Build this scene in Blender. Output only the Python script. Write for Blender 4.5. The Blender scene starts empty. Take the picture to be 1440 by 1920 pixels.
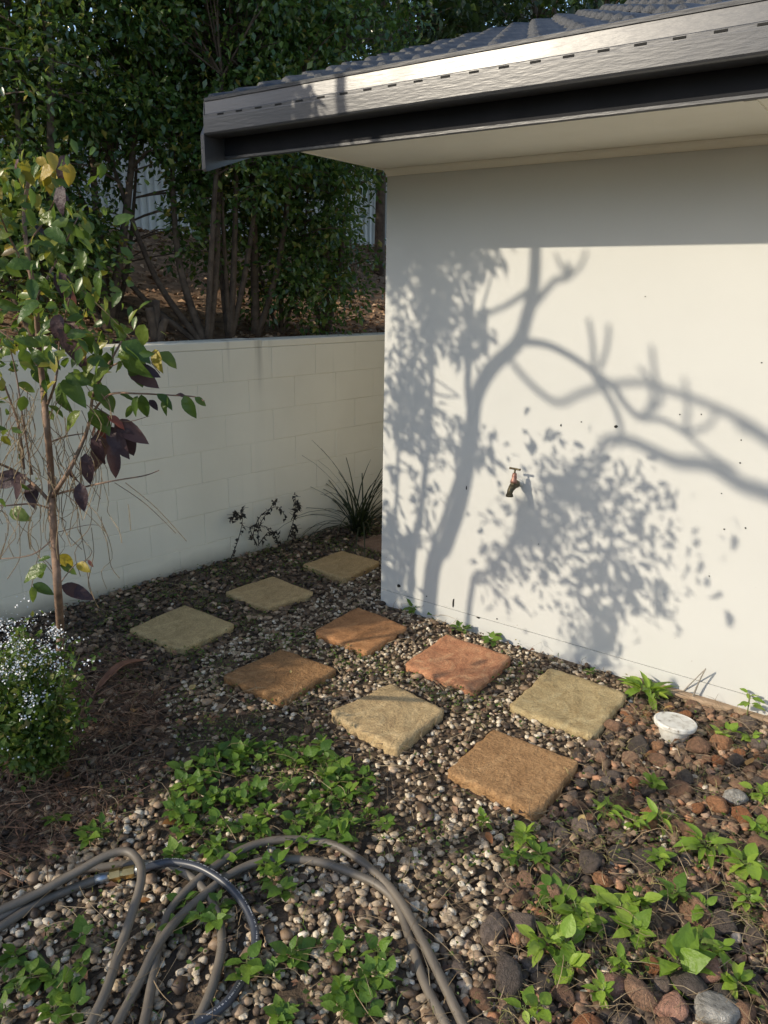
import bpy, math, random
import numpy as np
from mathutils import Vector, Matrix
from math import radians, sin, cos, pi

random.seed(7)
rng = np.random.default_rng(7)
scene = bpy.context.scene
COL = scene.collection

# ------------------------------------------------------------------ camera
CAM_H, PITCH, ROLL, FPX = 1.70, radians(16.563), radians(0.9136), 1420.0
PW, PH = 1440.0, 1920.0
FW = Vector((0, cos(PITCH), -sin(PITCH)))
UP0 = Vector((0, sin(PITCH), cos(PITCH)))
RT = cos(ROLL) * Vector((1, 0, 0)) + sin(ROLL) * UP0
UPV = -sin(ROLL) * Vector((1, 0, 0)) + cos(ROLL) * UP0
ORG = Vector((0, 0, CAM_H))
cam = bpy.data.cameras.new('camera')
cam.sensor_fit = 'VERTICAL'
cam.sensor_height = 36.0
cam.lens = FPX / PH * 36.0
cam.clip_end = 500
cam_o = bpy.data.objects.new('camera', cam)
COL.objects.link(cam_o)
M3 = Matrix((RT, UPV, -FW)).transposed()
cam_o.matrix_world = Matrix.Translation(ORG) @ M3.to_4x4()
scene.camera = cam_o

# ------------------------------------------------------------------ house frame and sun direction
HD = Vector((cos(radians(-35.5)), sin(radians(-35.5)), 0))      # along the house wall, to the right
HN = Vector((HD.y, -HD.x, 0))                                    # out of the house wall
CORNER = Vector((-0.01, 3.93, 0))
SUNV = HN - 0.65 * HD + Vector((0, 0, 0.58))                     # towards the sun, per metre out of the wall
SUND = SUNV.normalized()
SUN_EL = math.asin(SUND.z)
SUN_AZ = math.atan2(SUND.x, SUND.y)

# ------------------------------------------------------------------ world, sun, exposure
world = bpy.data.worlds.new('World')
scene.world = world
world.use_nodes = True
wn = world.node_tree
for n in list(wn.nodes):
    wn.nodes.remove(n)
sky = wn.nodes.new('ShaderNodeTexSky')
sky.sky_type = 'NISHITA'
sky.sun_disc = False
sky.sun_elevation = SUN_EL
sky.sun_rotation = SUN_AZ
sky.air_density = 1.0
sky.dust_density = 1.0
sky.ozone_density = 1.2
bg = wn.nodes.new('ShaderNodeBackground')
bg.inputs['Strength'].default_value = 0.15
wo = wn.nodes.new('ShaderNodeOutputWorld')
wn.links.new(sky.outputs[0], bg.inputs[0])
wn.links.new(bg.outputs[0], wo.inputs[0])

sun = bpy.data.lights.new('sun', 'SUN')
sun.energy = 2.65
sun.angle = radians(0.53)
sun.color = (1.0, 0.885, 0.70)
sun_o = bpy.data.objects.new('sun', sun)
COL.objects.link(sun_o)
sun_o.rotation_euler = SUND.to_track_quat('Z', 'Y').to_euler()
sun_o.location = (-8, -3, 6)

vs = scene.view_settings
vs.view_transform = 'Standard'
vs.look = 'None'
vs.gamma = 1
vs.use_curve_mapping = False
vs.exposure = 0.78

# ------------------------------------------------------------------ pixel helpers (positions on known surfaces)
def ray(x, y):
    return (FW * FPX + RT * (x - PW / 2) - UPV * (y - PH / 2)).normalized()

def G(x, y, z=0.0):
    d = ray(x, y)
    return ORG + d * ((z - CAM_H) / d.z)

def on_plane(x, y, p, n):
    d = ray(x, y)
    return ORG + d * ((p - ORG).dot(n) / d.dot(n))

def proj(P):
    v = P - ORG
    z = v.dot(FW)
    return PW / 2 + FPX * v.dot(RT) / z, PH / 2 - FPX * v.dot(UPV) / z

def proj_np(P):
    v = P - np.array(ORG)
    z = v @ np.array(FW)
    z = np.where(z < .05, .05, z)
    return PW / 2 + FPX * (v @ np.array(RT)) / z, PH / 2 - FPX * (v @ np.array(UPV)) / z

def inpoly(x, y, poly):
    x = np.asarray(x); y = np.asarray(y)
    r = np.zeros(x.shape, bool)
    n = len(poly)
    for i in range(n):
        x1, y1 = poly[i]; x2, y2 = poly[(i + 1) % n]
        c = ((y1 > y) != (y2 > y)) & (x < (x2 - x1) * (y - y1) / (y2 - y1 + 1e-12) + x1)
        r ^= c
    return r

def uz(x, y):
    """photo pixel on the house wall -> metres along the wall, height"""
    p = on_plane(x, y, CORNER, HN)
    return (p - CORNER).dot(HD), p.z

def caster(x, y, t):
    """a point that throws its shadow on the house wall at that pixel, t metres out from the wall"""
    u, z = uz(x, y)
    return CORNER + HD * u + Vector((0, 0, z)) + SUNV * t

# ------------------------------------------------------------------ object helpers
def tag(o, label=None, cat=None, group=None, kind=None):
    if label: o['label'] = label
    if cat: o['category'] = cat
    if group: o['group'] = group
    if kind: o['kind'] = kind
    return o

def link(name, data, parent=None, loc=None):
    o = bpy.data.objects.new(name, data)
    COL.objects.link(o)
    if parent: o.parent = parent
    if loc is not None: o.location = loc
    return o

def empty(name, loc=(0, 0, 0), rz=0.0):
    o = bpy.data.objects.new(name, None)
    o.empty_display_size = 0.1
    COL.objects.link(o)
    o.location = loc
    o.rotation_euler = (0, 0, rz)
    return o

def mesh_np(name, V, F, mat, smooth=False):
    """V (n,3), F (m,k) equal-size polygons"""
    V = np.ascontiguousarray(V, dtype=np.float32)
    F = np.ascontiguousarray(F, dtype=np.int32)
    me = bpy.data.meshes.new(name)
    me.vertices.add(len(V))
    me.vertices.foreach_set('co', V.ravel())
    k = F.shape[1]
    me.loops.add(F.size)
    me.loops.foreach_set('vertex_index', F.ravel())
    me.polygons.add(len(F))
    me.polygons.foreach_set('loop_start', np.arange(0, F.size, k, dtype=np.int32))
    if smooth:
        me.polygons.foreach_set('use_smooth', np.ones(len(F), bool))
    me.update(calc_edges=True)
    me.validate()
    if mat: me.materials.append(mat)
    return me

def mesh_py(name, V, F, mat, smooth=False):
    me = bpy.data.meshes.new(name)
    me.from_pydata([tuple(v) for v in V], [], F)
    if smooth:
        me.polygons.foreach_set('use_smooth', np.ones(len(F), bool))
    me.update()
    if mat: me.materials.append(mat)
    return me

class MB:
    def __init__(s): s.V = []; s.F = []
    def add(s, V, F):
        b = len(s.V)
        s.V += [tuple(v) for v in V]
        s.F += [tuple(i + b for i in f) for f in F]
        return s
    def box(s, x0, x1, y0, y1, z0, z1, bev=0.0):
        if bev <= 0:
            V = [(x, y, z) for z in (z0, z1) for y in (y0, y1) for x in (x0, x1)]
            return s.add(V, [(0, 2, 3, 1), (4, 5, 7, 6), (0, 1, 5, 4), (2, 6, 7, 3), (0, 4, 6, 2), (1, 3, 7, 5)])
        b = bev   # chamfered box, 24 verts
        c = ((x0 + x1) / 2, (y0 + y1) / 2, (z0 + z1) / 2)
        h = ((x1 - x0) / 2, (y1 - y0) / 2, (z1 - z0) / 2)
        V = []; idx = {}
        for sx in (-1, 1):
            for sy in (-1, 1):
                for sz in (-1, 1):
                    for ax in range(3):
                        p = [sx * (h[0] - b), sy * (h[1] - b), sz * (h[2] - b)]
                        p[ax] = (sx, sy, sz)[ax] * h[ax]
                        idx[(sx, sy, sz, ax)] = len(V)
                        V.append((c[0] + p[0], c[1] + p[1], c[2] + p[2]))
        F = []
        for ax in range(3):
            o = [a for a in range(3) if a != ax]
            for sg in (-1, 1):
                q = []
                for a, d in ((-1, -1), (1, -1), (1, 1), (-1, 1)):
                    k = [0, 0, 0]; k[ax] = sg; k[o[0]] = a; k[o[1]] = d
                    q.append(idx[(k[0], k[1], k[2], ax)])
                F.append(q)
        for ax in range(3):
            o = [a for a in range(3) if a != ax]
            for a in (-1, 1):
                for d in (-1, 1):
                    q = []
                    for sg, w in ((-1, o[0]), (1, o[0]), (1, o[1]), (-1, o[1])):
                        k = [0, 0, 0]; k[ax] = sg; k[o[0]] = a; k[o[1]] = d
                        q.append(idx[(k[0], k[1], k[2], w)])
                    F.append(q)
        for sx in (-1, 1):
            for sy in (-1, 1):
                for sz in (-1, 1):
                    F.append([idx[(sx, sy, sz, a)] for a in range(3)])
        return s.add(V, F)
    def tube(s, pts, rad, sides=8, caps=True):
        pts = [Vector(p) for p in pts]
        n = len(pts)
        if not hasattr(rad, '__len__'): rad = [rad] * n
        b = len(s.V)
        prev = None
        for i, p in enumerate(pts):
            t = (pts[min(i + 1, n - 1)] - pts[max(i - 1, 0)])
            if t.length < 1e-9: t = Vector((0, 0, 1))
            t.normalize()
            if prev is None:
                a = t.orthogonal().normalized()
            else:
                a = prev - t * prev.dot(t)
                a = a.normalized() if a.length > 1e-6 else t.orthogonal().normalized()
            prev = a
            c = t.cross(a)
            for k in range(sides):
                w = 2 * pi * k / sides
                s.V.append(tuple(p + (a * cos(w) + c * sin(w)) * rad[i]))
        for i in range(n - 1):
            for k in range(sides):
                k2 = (k + 1) % sides
                s.F.append((b + i * sides + k, b + i * sides + k2, b + (i + 1) * sides + k2, b + (i + 1) * sides + k))
        if caps:
            s.F.append(tuple(b + k for k in reversed(range(sides))))
            s.F.append(tuple(b + (n - 1) * sides + k for k in range(sides)))
        return s
    def extrude(s, prof, x0, x1):
        """closed (y,z) profile swept along x"""
        n = len(prof)
        V = [(x0, y, z) for y, z in prof] + [(x1, y, z) for y, z in prof]
        F = [(i, (i + 1) % n, (i + 1) % n + n, i + n) for i in range(n)]
        F.append(tuple(reversed(range(n)))); F.append(tuple(range(n, 2 * n)))
        return s.add(V, F)
    def lathe(s, prof, sides=20, c=(0, 0, 0)):
        b = len(s.V)
        for r, z in prof:
            for k in range(sides):
                w = 2 * pi * k / sides
                s.V.append((c[0] + r * cos(w), c[1] + r * sin(w), c[2] + z))
        for i in range(len(prof) - 1):
            for k in range(sides):
                k2 = (k + 1) % sides
                s.F.append((b + i * sides + k, b + i * sides + k2, b + (i + 1) * sides + k2, b + (i + 1) * sides + k))
        s.F.append(tuple(b + k for k in reversed(range(sides))))
        s.F.append(tuple(b + (len(prof) - 1) * sides + k for k in range(sides)))
        return s
    def build(s, name, mat, parent=None, smooth=False):
        return link(name, mesh_py(name, s.V, s.F, mat, smooth), parent)

def smooth_path(pts, n=6):
    pts = [Vector(p) for p in pts]
    out = []
    for i in range(len(pts) - 1):
        p0 = pts[max(i - 1, 0)]; p1 = pts[i]; p2 = pts[i + 1]; p3 = pts[min(i + 2, len(pts) - 1)]
        for k in range(n):
            t = k / n
            out.append(0.5 * ((2 * p1) + (p2 - p0) * t + (2 * p0 - 5 * p1 + 4 * p2 - p3) * t * t + (3 * p1 - p0 - 3 * p2 + p3) * t ** 3))
    out.append(pts[-1])
    return out

# leaf templates: length 1 along +x, normal +z
def leaf_t8(w=.28, fold=.07, droop=.18):
    V = [(0, 0, 0)]
    for x, h in ((.32, 1.), (.68, .8)):
        V += [(x, -w * h, fold - droop * x * x), (x, 0, -droop * x * x), (x, w * h, fold - droop * x * x)]
    V.append((1, 0, -droop))
    F = [(0, 1, 2), (0, 2, 3), (1, 4, 5), (1, 5, 2), (2, 5, 6), (2, 6, 3), (4, 7, 5), (5, 7, 6)]
    return np.array(V), np.array(F)
def leaf_t4(w=.27, fold=.06, droop=.12):
    V = [(0, 0, 0), (.45, -w, fold), (.45, 0, -droop * .2), (.45, w, fold), (1, 0, -droop)]
    return np.array(V), np.array([(0, 1, 2), (0, 2, 3), (1, 4, 2), (2, 4, 3)])
def ico(sub=1):
    p = (1 + 5 ** .5) / 2
    V = [(-1, p, 0), (1, p, 0), (-1, -p, 0), (1, -p, 0), (0, -1, p), (0, 1, p), (0, -1, -p), (0, 1, -p), (p, 0, -1), (p, 0, 1), (-p, 0, -1), (-p, 0, 1)]
    F = [(0, 11, 5), (0, 5, 1), (0, 1, 7), (0, 7, 10), (0, 10, 11), (1, 5, 9), (5, 11, 4), (11, 10, 2), (10, 7, 6), (7, 1, 8), (3, 9, 4), (3, 4, 2), (3, 2, 6), (3, 6, 8), (3, 8, 9), (4, 9, 5), (2, 4, 11), (6, 2, 10), (8, 6, 7), (9, 8, 1)]
    V = [np.array(v) / np.linalg.norm(v) for v in V]
    for _ in range(sub - 1):
        mid = {}; NF = []
        def m(a, b):
            k = (min(a, b), max(a, b))
            if k not in mid:
                v = V[a] + V[b]; V.append(v / np.linalg.norm(v)); mid[k] = len(V) - 1
            return mid[k]
        for a, b, c in F:
            x, y, z = m(a, b), m(b, c), m(c, a)
            NF += [(a, x, z), (b, y, x), (c, z, y), (x, y, z)]
        F = NF
    return np.array(V), np.array(F)

def scatter(tv, tf, R, P):
    """template copies: R (N,3,3) rows = images of the x,y,z axes, P (N,3)"""
    N = len(P)
    V = np.einsum('vi,nij->nvj', tv, R) + P[:, None, :]
    F = tf[None] + (np.arange(N) * len(tv))[:, None, None]
    return V.reshape(-1, 3), F.reshape(-1, tf.shape[1])

def frames(D, Nrm, S, Wd=None):
    D = D / np.linalg.norm(D, axis=1, keepdims=True)
    Z = Nrm - (Nrm * D).sum(1, keepdims=True) * D
    Z = Z / np.maximum(np.linalg.norm(Z, axis=1, keepdims=True), 1e-6)
    Y = np.cross(Z, D)
    S = np.asarray(S)[:, None]
    Wd = S if Wd is None else np.asarray(Wd)[:, None]
    return np.stack([D * S, Y * Wd, Z * S], axis=1)

def randrot(N):
    q = rng.normal(size=(N, 4)); q /= np.linalg.norm(q, axis=1, keepdims=True)
    w, x, y, z = q.T
    return np.stack([np.stack([1 - 2 * (y * y + z * z), 2 * (x * y - z * w), 2 * (x * z + y * w)], 1),
                     np.stack([2 * (x * y + z * w), 1 - 2 * (x * x + z * z), 2 * (y * z - x * w)], 1),
                     np.stack([2 * (x * z - y * w), 2 * (y * z + x * w), 1 - 2 * (x * x + y * y)], 1)], 1)

# ------------------------------------------------------------------ materials
def new_mat(name):
    m = bpy.data.materials.new(name)
    m.use_nodes = True
    nt = m.node_tree
    return m, nt, nt.nodes['Principled BSDF']

def ramp(nt, stops):
    r = nt.nodes.new('ShaderNodeValToRGB')
    el = r.color_ramp.elements
    while len(el) < len(stops): el.new(0.5)
    for e, (p, c) in zip(el, stops):
        e.position = p
        e.color = (*c, 1)
    return r

def noise(nt, scale, detail=4, rough=.55, coord='Object'):
    t = nt.nodes.new('ShaderNodeTexCoord')
    n = nt.nodes.new('ShaderNodeTexNoise')
    n.inputs['Scale'].default_value = scale
    n.inputs['Detail'].default_value = detail
    n.inputs['Roughness'].default_value = rough
    nt.links.new(t.outputs[coord], n.inputs['Vector'])
    return n

def mixc(nt, fac, a, b, mode='MIX'):
    m = nt.nodes.new('ShaderNodeMix')
    m.data_type = 'RGBA'; m.blend_type = mode
    for s, v in ((0, fac), (6, a), (7, b)):
        if hasattr(v, 'is_output'): nt.links.new(v, m.inputs[s])
        elif isinstance(v, (int, float)): m.inputs[s].default_value = v
        else: m.inputs[s].default_value = (*v, 1)
    return m.outputs[2]

def bump(nt, bsdf, src, strength=.3, dist=.01):
    b = nt.nodes.new('ShaderNodeBump')
    b.inputs['Strength'].default_value = strength
    b.inputs['Distance'].default_value = dist
    nt.links.new(src, b.inputs['Height'])
    nt.links.new(b.outputs[0], bsdf.inputs['Normal'])

def simple(name, stops, scale=8, rough=.7, bstr=.2, bdist=.004, metal=0.0, detail=5, bscale=None, spec=.5):
    m, nt, b = new_mat(name)
    n = noise(nt, scale, detail)
    r = ramp(nt, stops)
    nt.links.new(n.outputs[0], r.inputs[0])
    nt.links.new(r.outputs[0], b.inputs['Base Color'])
    b.inputs['Roughness'].default_value = rough
    b.inputs['Metallic'].default_value = metal
    b.inputs['Specular IOR Level'].default_value = spec
    if bstr:
        n2 = noise(nt, bscale or scale * 4, 6, .6)
        bump(nt, b, n2.outputs[0], bstr, bdist)
    return m

def island(name, stops, rough=.6, obj=False, nscale=60, namt=.35, bstr=.3, spec=.5):
    """one colour per separate piece, with grain"""
    m, nt, b = new_mat(name)
    if obj:
        g = nt.nodes.new('ShaderNodeObjectInfo'); out = g.outputs['Random']
    else:
        g = nt.nodes.new('ShaderNodeNewGeometry'); out = g.outputs['Random Per Island']
    r = ramp(nt, stops)
    nt.links.new(out, r.inputs[0])
    n = noise(nt, nscale, 4)
    k = ramp(nt, [(.3, (1 - namt,) * 3), (.7, (1 + namt * .3,) * 3)])
    nt.links.new(n.outputs[0], k.inputs[0])
    nt.links.new(mixc(nt, 1.0, r.outputs[0], k.outputs[0], 'MULTIPLY'), b.inputs['Base Color'])
    b.inputs['Roughness'].default_value = rough
    b.inputs['Specular IOR Level'].default_value = spec
    if bstr:
        n2 = noise(nt, nscale * 3, 6, .65)
        bump(nt, b, n2.outputs[0], bstr, .004 if not obj else .08)
    return m

def leafmat(name, stops, obj=False, rough=.38, trans=.3, tcol=(.25, .38, .03), spec=.4):
    m, nt, b = new_mat(name)
    if obj:
        g = nt.nodes.new('ShaderNodeObjectInfo'); out = g.outputs['Random']
    else:
        g = nt.nodes.new('ShaderNodeNewGeometry'); out = g.outputs['Random Per Island']
    r = ramp(nt, stops)
    nt.links.new(out, r.inputs[0])
    nt.links.new(r.outputs[0], b.inputs['Base Color'])
    b.inputs['Roughness'].default_value = rough
    b.inputs['Specular IOR Level'].default_value = spec
    lb = noise(nt, 5 if obj else 40, 4)
    bump(nt, b, lb.outputs[0], .2, .04 if obj else .006)
    t = nt.nodes.new('ShaderNodeBsdfTranslucent')
    nt.links.new(mixc(nt, .5, r.outputs[0], tcol), t.inputs[0])
    mx = nt.nodes.new('ShaderNodeMixShader')
    mx.inputs[0].default_value = trans
    nt.links.new(b.outputs[0], mx.inputs[1])
    nt.links.new(t.outputs[0], mx.inputs[2])
    nt.links.new(mx.outputs[0], nt.nodes['Material Output'].inputs[0])
    return m

M = {}
# painted render of the house wall, with faint rolling marks and specks
def wall_mat():
    m, nt, b = new_mat('house_render')
    n = noise(nt, 1.3, 5)
    r = ramp(nt, [(.3, (.525, .525, .50)), (.75, (.57, .57, .545))])
    nt.links.new(n.outputs[0], r.inputs[0])
    sp = noise(nt, 46, 2)
    sr = ramp(nt, [(.735, (0, 0, 0)), (.76, (1, 1, 1))])
    nt.links.new(sp.outputs[0], sr.inputs[0])
    # specks of splashed dirt only low on the wall
    tc = nt.nodes.new('ShaderNodeTexCoord'); sx = nt.nodes.new('ShaderNodeSeparateXYZ')
    nt.links.new(tc.outputs['Object'], sx.inputs[0])
    mr = nt.nodes.new('ShaderNodeMapRange')
    mr.inputs[1].default_value = .12; mr.inputs[2].default_value = .95
    mr.inputs[3].default_value = .55; mr.inputs[4].default_value = 0
    nt.links.new(sx.outputs[2], mr.inputs[0])
    mu = nt.nodes.new('ShaderNodeMath'); mu.operation = 'MULTIPLY'
    nt.links.new(sr.outputs[0], mu.inputs[0]); nt.links.new(mr.outputs[0], mu.inputs[1])
    nt.links.new(mixc(nt, mu.outputs[0], r.outputs[0], (.25, .2, .15)), b.inputs['Base Color'])
    b.inputs['Roughness'].default_value = .75
    b.inputs['Specular IOR Level'].default_value = .25
    bn = noise(nt, 140, 6)
    bump(nt, b, bn.outputs[0], .12, .003)
    return m
M['render'] = wall_mat()
M['soffit'] = simple('soffit_paint', [(.35, (.82, .785, .66)), (.7, (.88, .845, .72))], 3, .7, .08, .002)
M['dark'] = simple('dark_hole', [(.3, (.006, .006, .006)), (.7, (.015, .014, .012))], 10, .9, 0)
M['footing'] = simple('footing_concrete', [(.3, (.23, .15, .09)), (.7, (.42, .31, .21))], 14, .9, .4, .006)
def gutter_mat():
    m, nt, b = new_mat('gutter_paint')
    n = noise(nt, 5, 6, .65)
    r = ramp(nt, [(.3, (.036, .038, .044)), (.75, (.058, .058, .062))])
    nt.links.new(n.outputs[0], r.inputs[0])
    nt.links.new(r.outputs[0], b.inputs['Base Color'])
    q = ramp(nt, [(.3, (.33,) * 3), (.7, (.41,) * 3)])
    nt.links.new(n.outputs[0], q.inputs[0])
    nt.links.new(q.outputs[0], b.inputs['Roughness'])
    b.inputs['Metallic'].default_value = .05
    b.inputs['Specular IOR Level'].default_value = .7
    t = nt.nodes.new('ShaderNodeTexCoord'); mp = nt.nodes.new('ShaderNodeMapping')
    mp.inputs['Scale'].default_value = (18, 90, 120)
    k = nt.nodes.new('ShaderNodeTexNoise'); k.inputs['Scale'].default_value = 1; k.inputs['Detail'].default_value = 5
    nt.links.new(t.outputs['Object'], mp.inputs[0]); nt.links.new(mp.outputs[0], k.inputs['Vector'])
    bump(nt, b, k.outputs[0], .25, .003)
    return m
M['gutter'] = gutter_mat()
M['fascia'] = simple('fascia_shaded_paint', [(.3, (.010, .011, .014)), (.7, (.017, .018, .022))], 6, .6, .1, .002, spec=.12)  # darker than the gutter paint: shade under the gutter put into the colour
M['tile'] = simple('roof_tile', [(.3, (.022, .026, .034)), (.55, (.04, .045, .055)), (.8, (.10, .095, .09))], 22, .6, .6, .012, bscale=45)
def block_mat():
    m, nt, b = new_mat('painted_block')
    g = nt.nodes.new('ShaderNodeObjectInfo')
    tc = nt.nodes.new('ShaderNodeTexCoord')
    geo = nt.nodes.new('ShaderNodeNewGeometry')
    n = nt.nodes.new('ShaderNodeTexNoise'); n.inputs['Scale'].default_value = 2.2; n.inputs['Detail'].default_value = 6
    nt.links.new(geo.outputs['Position'], n.inputs['Vector'])
    r = ramp(nt, [(.3, (.78, .725, .59)), (.7, (.85, .795, .655))])
    nt.links.new(n.outputs[0], r.inputs[0])
    # dribble stains down from the top edge
    mp = nt.nodes.new('ShaderNodeMapping'); mp.inputs['Scale'].default_value = (7, 7, .35)
    nt.links.new(geo.outputs['Position'], mp.inputs[0])
    k = nt.nodes.new('ShaderNodeTexNoise'); k.inputs['Scale'].default_value = 1.0; k.inputs['Detail'].default_value = 5
    nt.links.new(mp.outputs[0], k.inputs['Vector'])
    kr = ramp(nt, [(.58, (0, 0, 0)), (.75, (1, 1, 1))])
    nt.links.new(k.outputs[0], kr.inputs[0])
    sx = nt.nodes.new('ShaderNodeSeparateXYZ'); nt.links.new(geo.outputs['Position'], sx.inputs[0])
    mr = nt.nodes.new('ShaderNodeMapRange'); mr.inputs[1].default_value = 1.0; mr.inputs[2].default_value = 1.37
    mr.inputs[3].default_value = 0.06; mr.inputs[4].default_value = .8
    nt.links.new(sx.outputs[2], mr.inputs[0])
    mu = nt.nodes.new('ShaderNodeMath'); mu.operation = 'MULTIPLY'
    nt.links.new(kr.outputs[0], mu.inputs[0]); nt.links.new(mr.outputs[0], mu.inputs[1])
    c1 = mixc(nt, mu.outputs[0], r.outputs[0], (.22, .2, .16))
    # splash dirt at the foot with an uneven top
    ad = nt.nodes.new('ShaderNodeMath'); ad.operation = 'MULTIPLY_ADD'
    ad.inputs[1].default_value = -.22; ad.inputs[2].default_value = .0
    nt.links.new(n.outputs[0], ad.inputs[0])
    sm = nt.nodes.new('ShaderNodeMath'); sm.operation = 'ADD'
    nt.links.new(sx.outputs[2], sm.inputs[0]); nt.links.new(ad.outputs[0], sm.inputs[1])
    m2 = nt.nodes.new('ShaderNodeMapRange'); m2.inputs[1].default_value = -.1; m2.inputs[2].default_value = -.0
    m2.inputs[3].default_value = .6; m2.inputs[4].default_value = 0
    nt.links.new(sm.outputs[0], m2.inputs[0])
    c2 = mixc(nt, m2.outputs[0], c1, (.2, .17, .12))
    nt.links.new(c2, b.inputs['Base Color'])
    b.inputs['Roughness'].default_value = .75
    b.inputs['Specular IOR Level'].default_value = .25
    kk = nt.nodes.new('ShaderNodeTexNoise'); kk.inputs['Scale'].default_value = 60; kk.inputs['Detail'].default_value = 6
    nt.links.new(geo.outputs['Position'], kk.inputs['Vector'])
    bump(nt, b, kk.outputs[0], .22, .006)
    return m
M['block'] = block_mat()
M['soil'] = simple('dark_soil', [(.3, (0.044, 0.030, 0.019)), (.55, (0.090, 0.061, 0.037)), (.8, (0.170, 0.115, 0.071))], 9, .95, .8, .02, bscale=40)
M['mulch'] = simple('tan_mulch', [(.3, (.14, .085, .05)), (.55, (.29, .18, .105)), (.8, (.42, .29, .19))], 14, .95, .8, .02, bscale=60)
M['pebble'] = island('pebbles', [(0, (0.093, 0.060, 0.038)), (.2, (0.199, 0.138, 0.085)), (.45, (0.326, 0.243, 0.154)), (.72, (0.467, 0.363, 0.248)), (.9, (0.676, 0.573, 0.427)), (.97, (0.816, 0.727, 0.576)), (1, (0.396, 0.220, 0.120))], .7, nscale=90, namt=.5)
M['dpebble'] = island('dark_pebbles', [(0, (0.033, 0.022, 0.014)), (.4, (0.083, 0.052, 0.032)), (.8, (0.165, 0.106, 0.062)), (.95, (0.429, 0.296, 0.187)), (1, (0.660, 0.489, 0.328))], .6, nscale=50)
M['stone_dark'] = island('river_stone_dark', [(0, (0.081, 0.065, 0.055)), (.5, (0.136, 0.103, 0.084)), (1, (0.236, 0.179, 0.145))], .7, obj=True, nscale=3.5, namt=.5, bstr=.7)
M['stone_brown'] = island('river_stone_brown', [(0, (0.211, 0.116, 0.068)), (.5, (0.325, 0.177, 0.103)), (1, (0.423, 0.254, 0.158))], .8, obj=True, nscale=3.5, namt=.5, bstr=.7)
M['stone_rust'] = island('river_stone_rust', [(0, (0.413, 0.156, 0.058)), (.5, (0.522, 0.221, 0.092)), (1, (0.578, 0.299, 0.150))], .85, obj=True, nscale=4, namt=.55, bstr=.8)
M['stone_pink'] = island('stone_pink', [(0, (0.495, 0.260, 0.180)), (1, (0.578, 0.325, 0.231))], .8, obj=True, nscale=3, namt=.45, bstr=.7)
M['stone_white'] = island('stone_white', [(0, (0.567, 0.540, 0.486)), (1, (0.675, 0.634, 0.567))], .8, obj=True, nscale=2.5, namt=.6, bstr=.8)
BARK = [(.3, (.06, .04, .028)), (.7, (.16, .115, .08))]
M['bark'] = simple('bark', BARK, 18, .9, .6, .01)
M['sap_bark'] = simple('sapling_bark', [(.3, (.10, .06, .04)), (.7, (.26, .165, .11))], 25, .8, .4, .004)
M['pale_bark'] = simple('pale_grey_bark', [(.3, (.2, .18, .15)), (.7, (.34, .31, .27))], 20, .85, .4, .006)
M['leaf_bg'] = leafmat('glossy_hedge_leaf', [(0, (.03, .065, .02)), (.4, (.06, .12, .033)), (.75, (.11, .175, .042)), (.93, (.18, .22, .05)), (1, (.32, .25, .06))], rough=.24, spec=.6, trans=.3)
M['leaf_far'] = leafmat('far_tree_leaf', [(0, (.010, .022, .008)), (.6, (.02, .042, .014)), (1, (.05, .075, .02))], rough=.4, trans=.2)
M['leaf_sap_g'] = leafmat('sapling_leaf_green', [(0, (.045, .09, .02)), (.5, (.08, .135, .028)), (1, (.15, .19, .035))], obj=True, rough=.3, trans=.35)
M['leaf_sap_y'] = leafmat('sapling_leaf_yellow', [(0, (.22, .23, .03)), (.5, (.34, .28, .035)), (1, (.42, .29, .05))], obj=True, rough=.4, trans=.4, tcol=(.5, .38, .03))
M['leaf_sap_p'] = leafmat('sapling_leaf_purple', [(0, (.035, .022, .028)), (.6, (.055, .032, .036)), (1, (.10, .05, .045))], obj=True, rough=.52, spec=.3, trans=.12, tcol=(.2, .08, .05))
M['leaf_sap_r'] = leafmat('sapling_leaf_red', [(0, (.25, .07, .05)), (1, (.36, .15, .12))], obj=True, rough=.4, trans=.3, tcol=(.5, .12, .06))
M['leaf_cast'] = leafmat('garden_shrub_leaf', [(0, (.03, .06, .015)), (1, (.07, .11, .025))], rough=.4, trans=.12)
M['weed'] = leafmat('weed_leaf', [(0, (0.130, 0.220, 0.028)), (.5, (0.195, 0.317, 0.039)), (1, (0.299, 0.403, 0.061))], obj=True, rough=.42, trans=.33, tcol=(0.416, 0.610, 0.044))
M['weed_dk'] = leafmat('weed_leaf_dark', [(0, (0.062, 0.132, 0.020)), (.5, (0.106, 0.196, 0.028)), (1, (0.163, 0.253, 0.035))], obj=True, rough=.45, trans=.33, tcol=(0.250, 0.414, 0.030))
M['cover'] = leafmat('ground_cover_leaf', [(0, (0.042, 0.083, 0.015)), (.5, (0.078, 0.138, 0.022)), (.85, (0.120, 0.176, 0.030)), (1, (0.240, 0.198, 0.060))], rough=.5, trans=.3)
M['drygrass'] = island('dry_stems', [(0, (.16, .11, .06)), (.6, (.28, .2, .11)), (1, (.40, .31, .19))], .8, bstr=0)
M['needle'] = island('needle_litter', [(0, (.07, .035, .02)), (.5, (.15, .075, .042)), (.85, (.24, .13, .075)), (1, (.32, .22, .14))], .8, bstr=0)
M['litter'] = island('dry_leaf_litter', [(0, (0.144, 0.075, 0.039)), (.4, (0.312, 0.184, 0.099)), (.8, (0.480, 0.322, 0.198)), (1, (0.600, 0.460, 0.319))], .8, bstr=0)
M['fallen'] = island('fallen_leaf', [(0, (.30, .11, .03)), (.5, (.36, .2, .06)), (1, (.42, .32, .13))], .6, obj=True, bstr=0)
M['flower'] = simple('white_flower', [(.3, (.74, .75, .76)), (.7, (.82, .82, .82))], 10, .6, 0)
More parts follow.
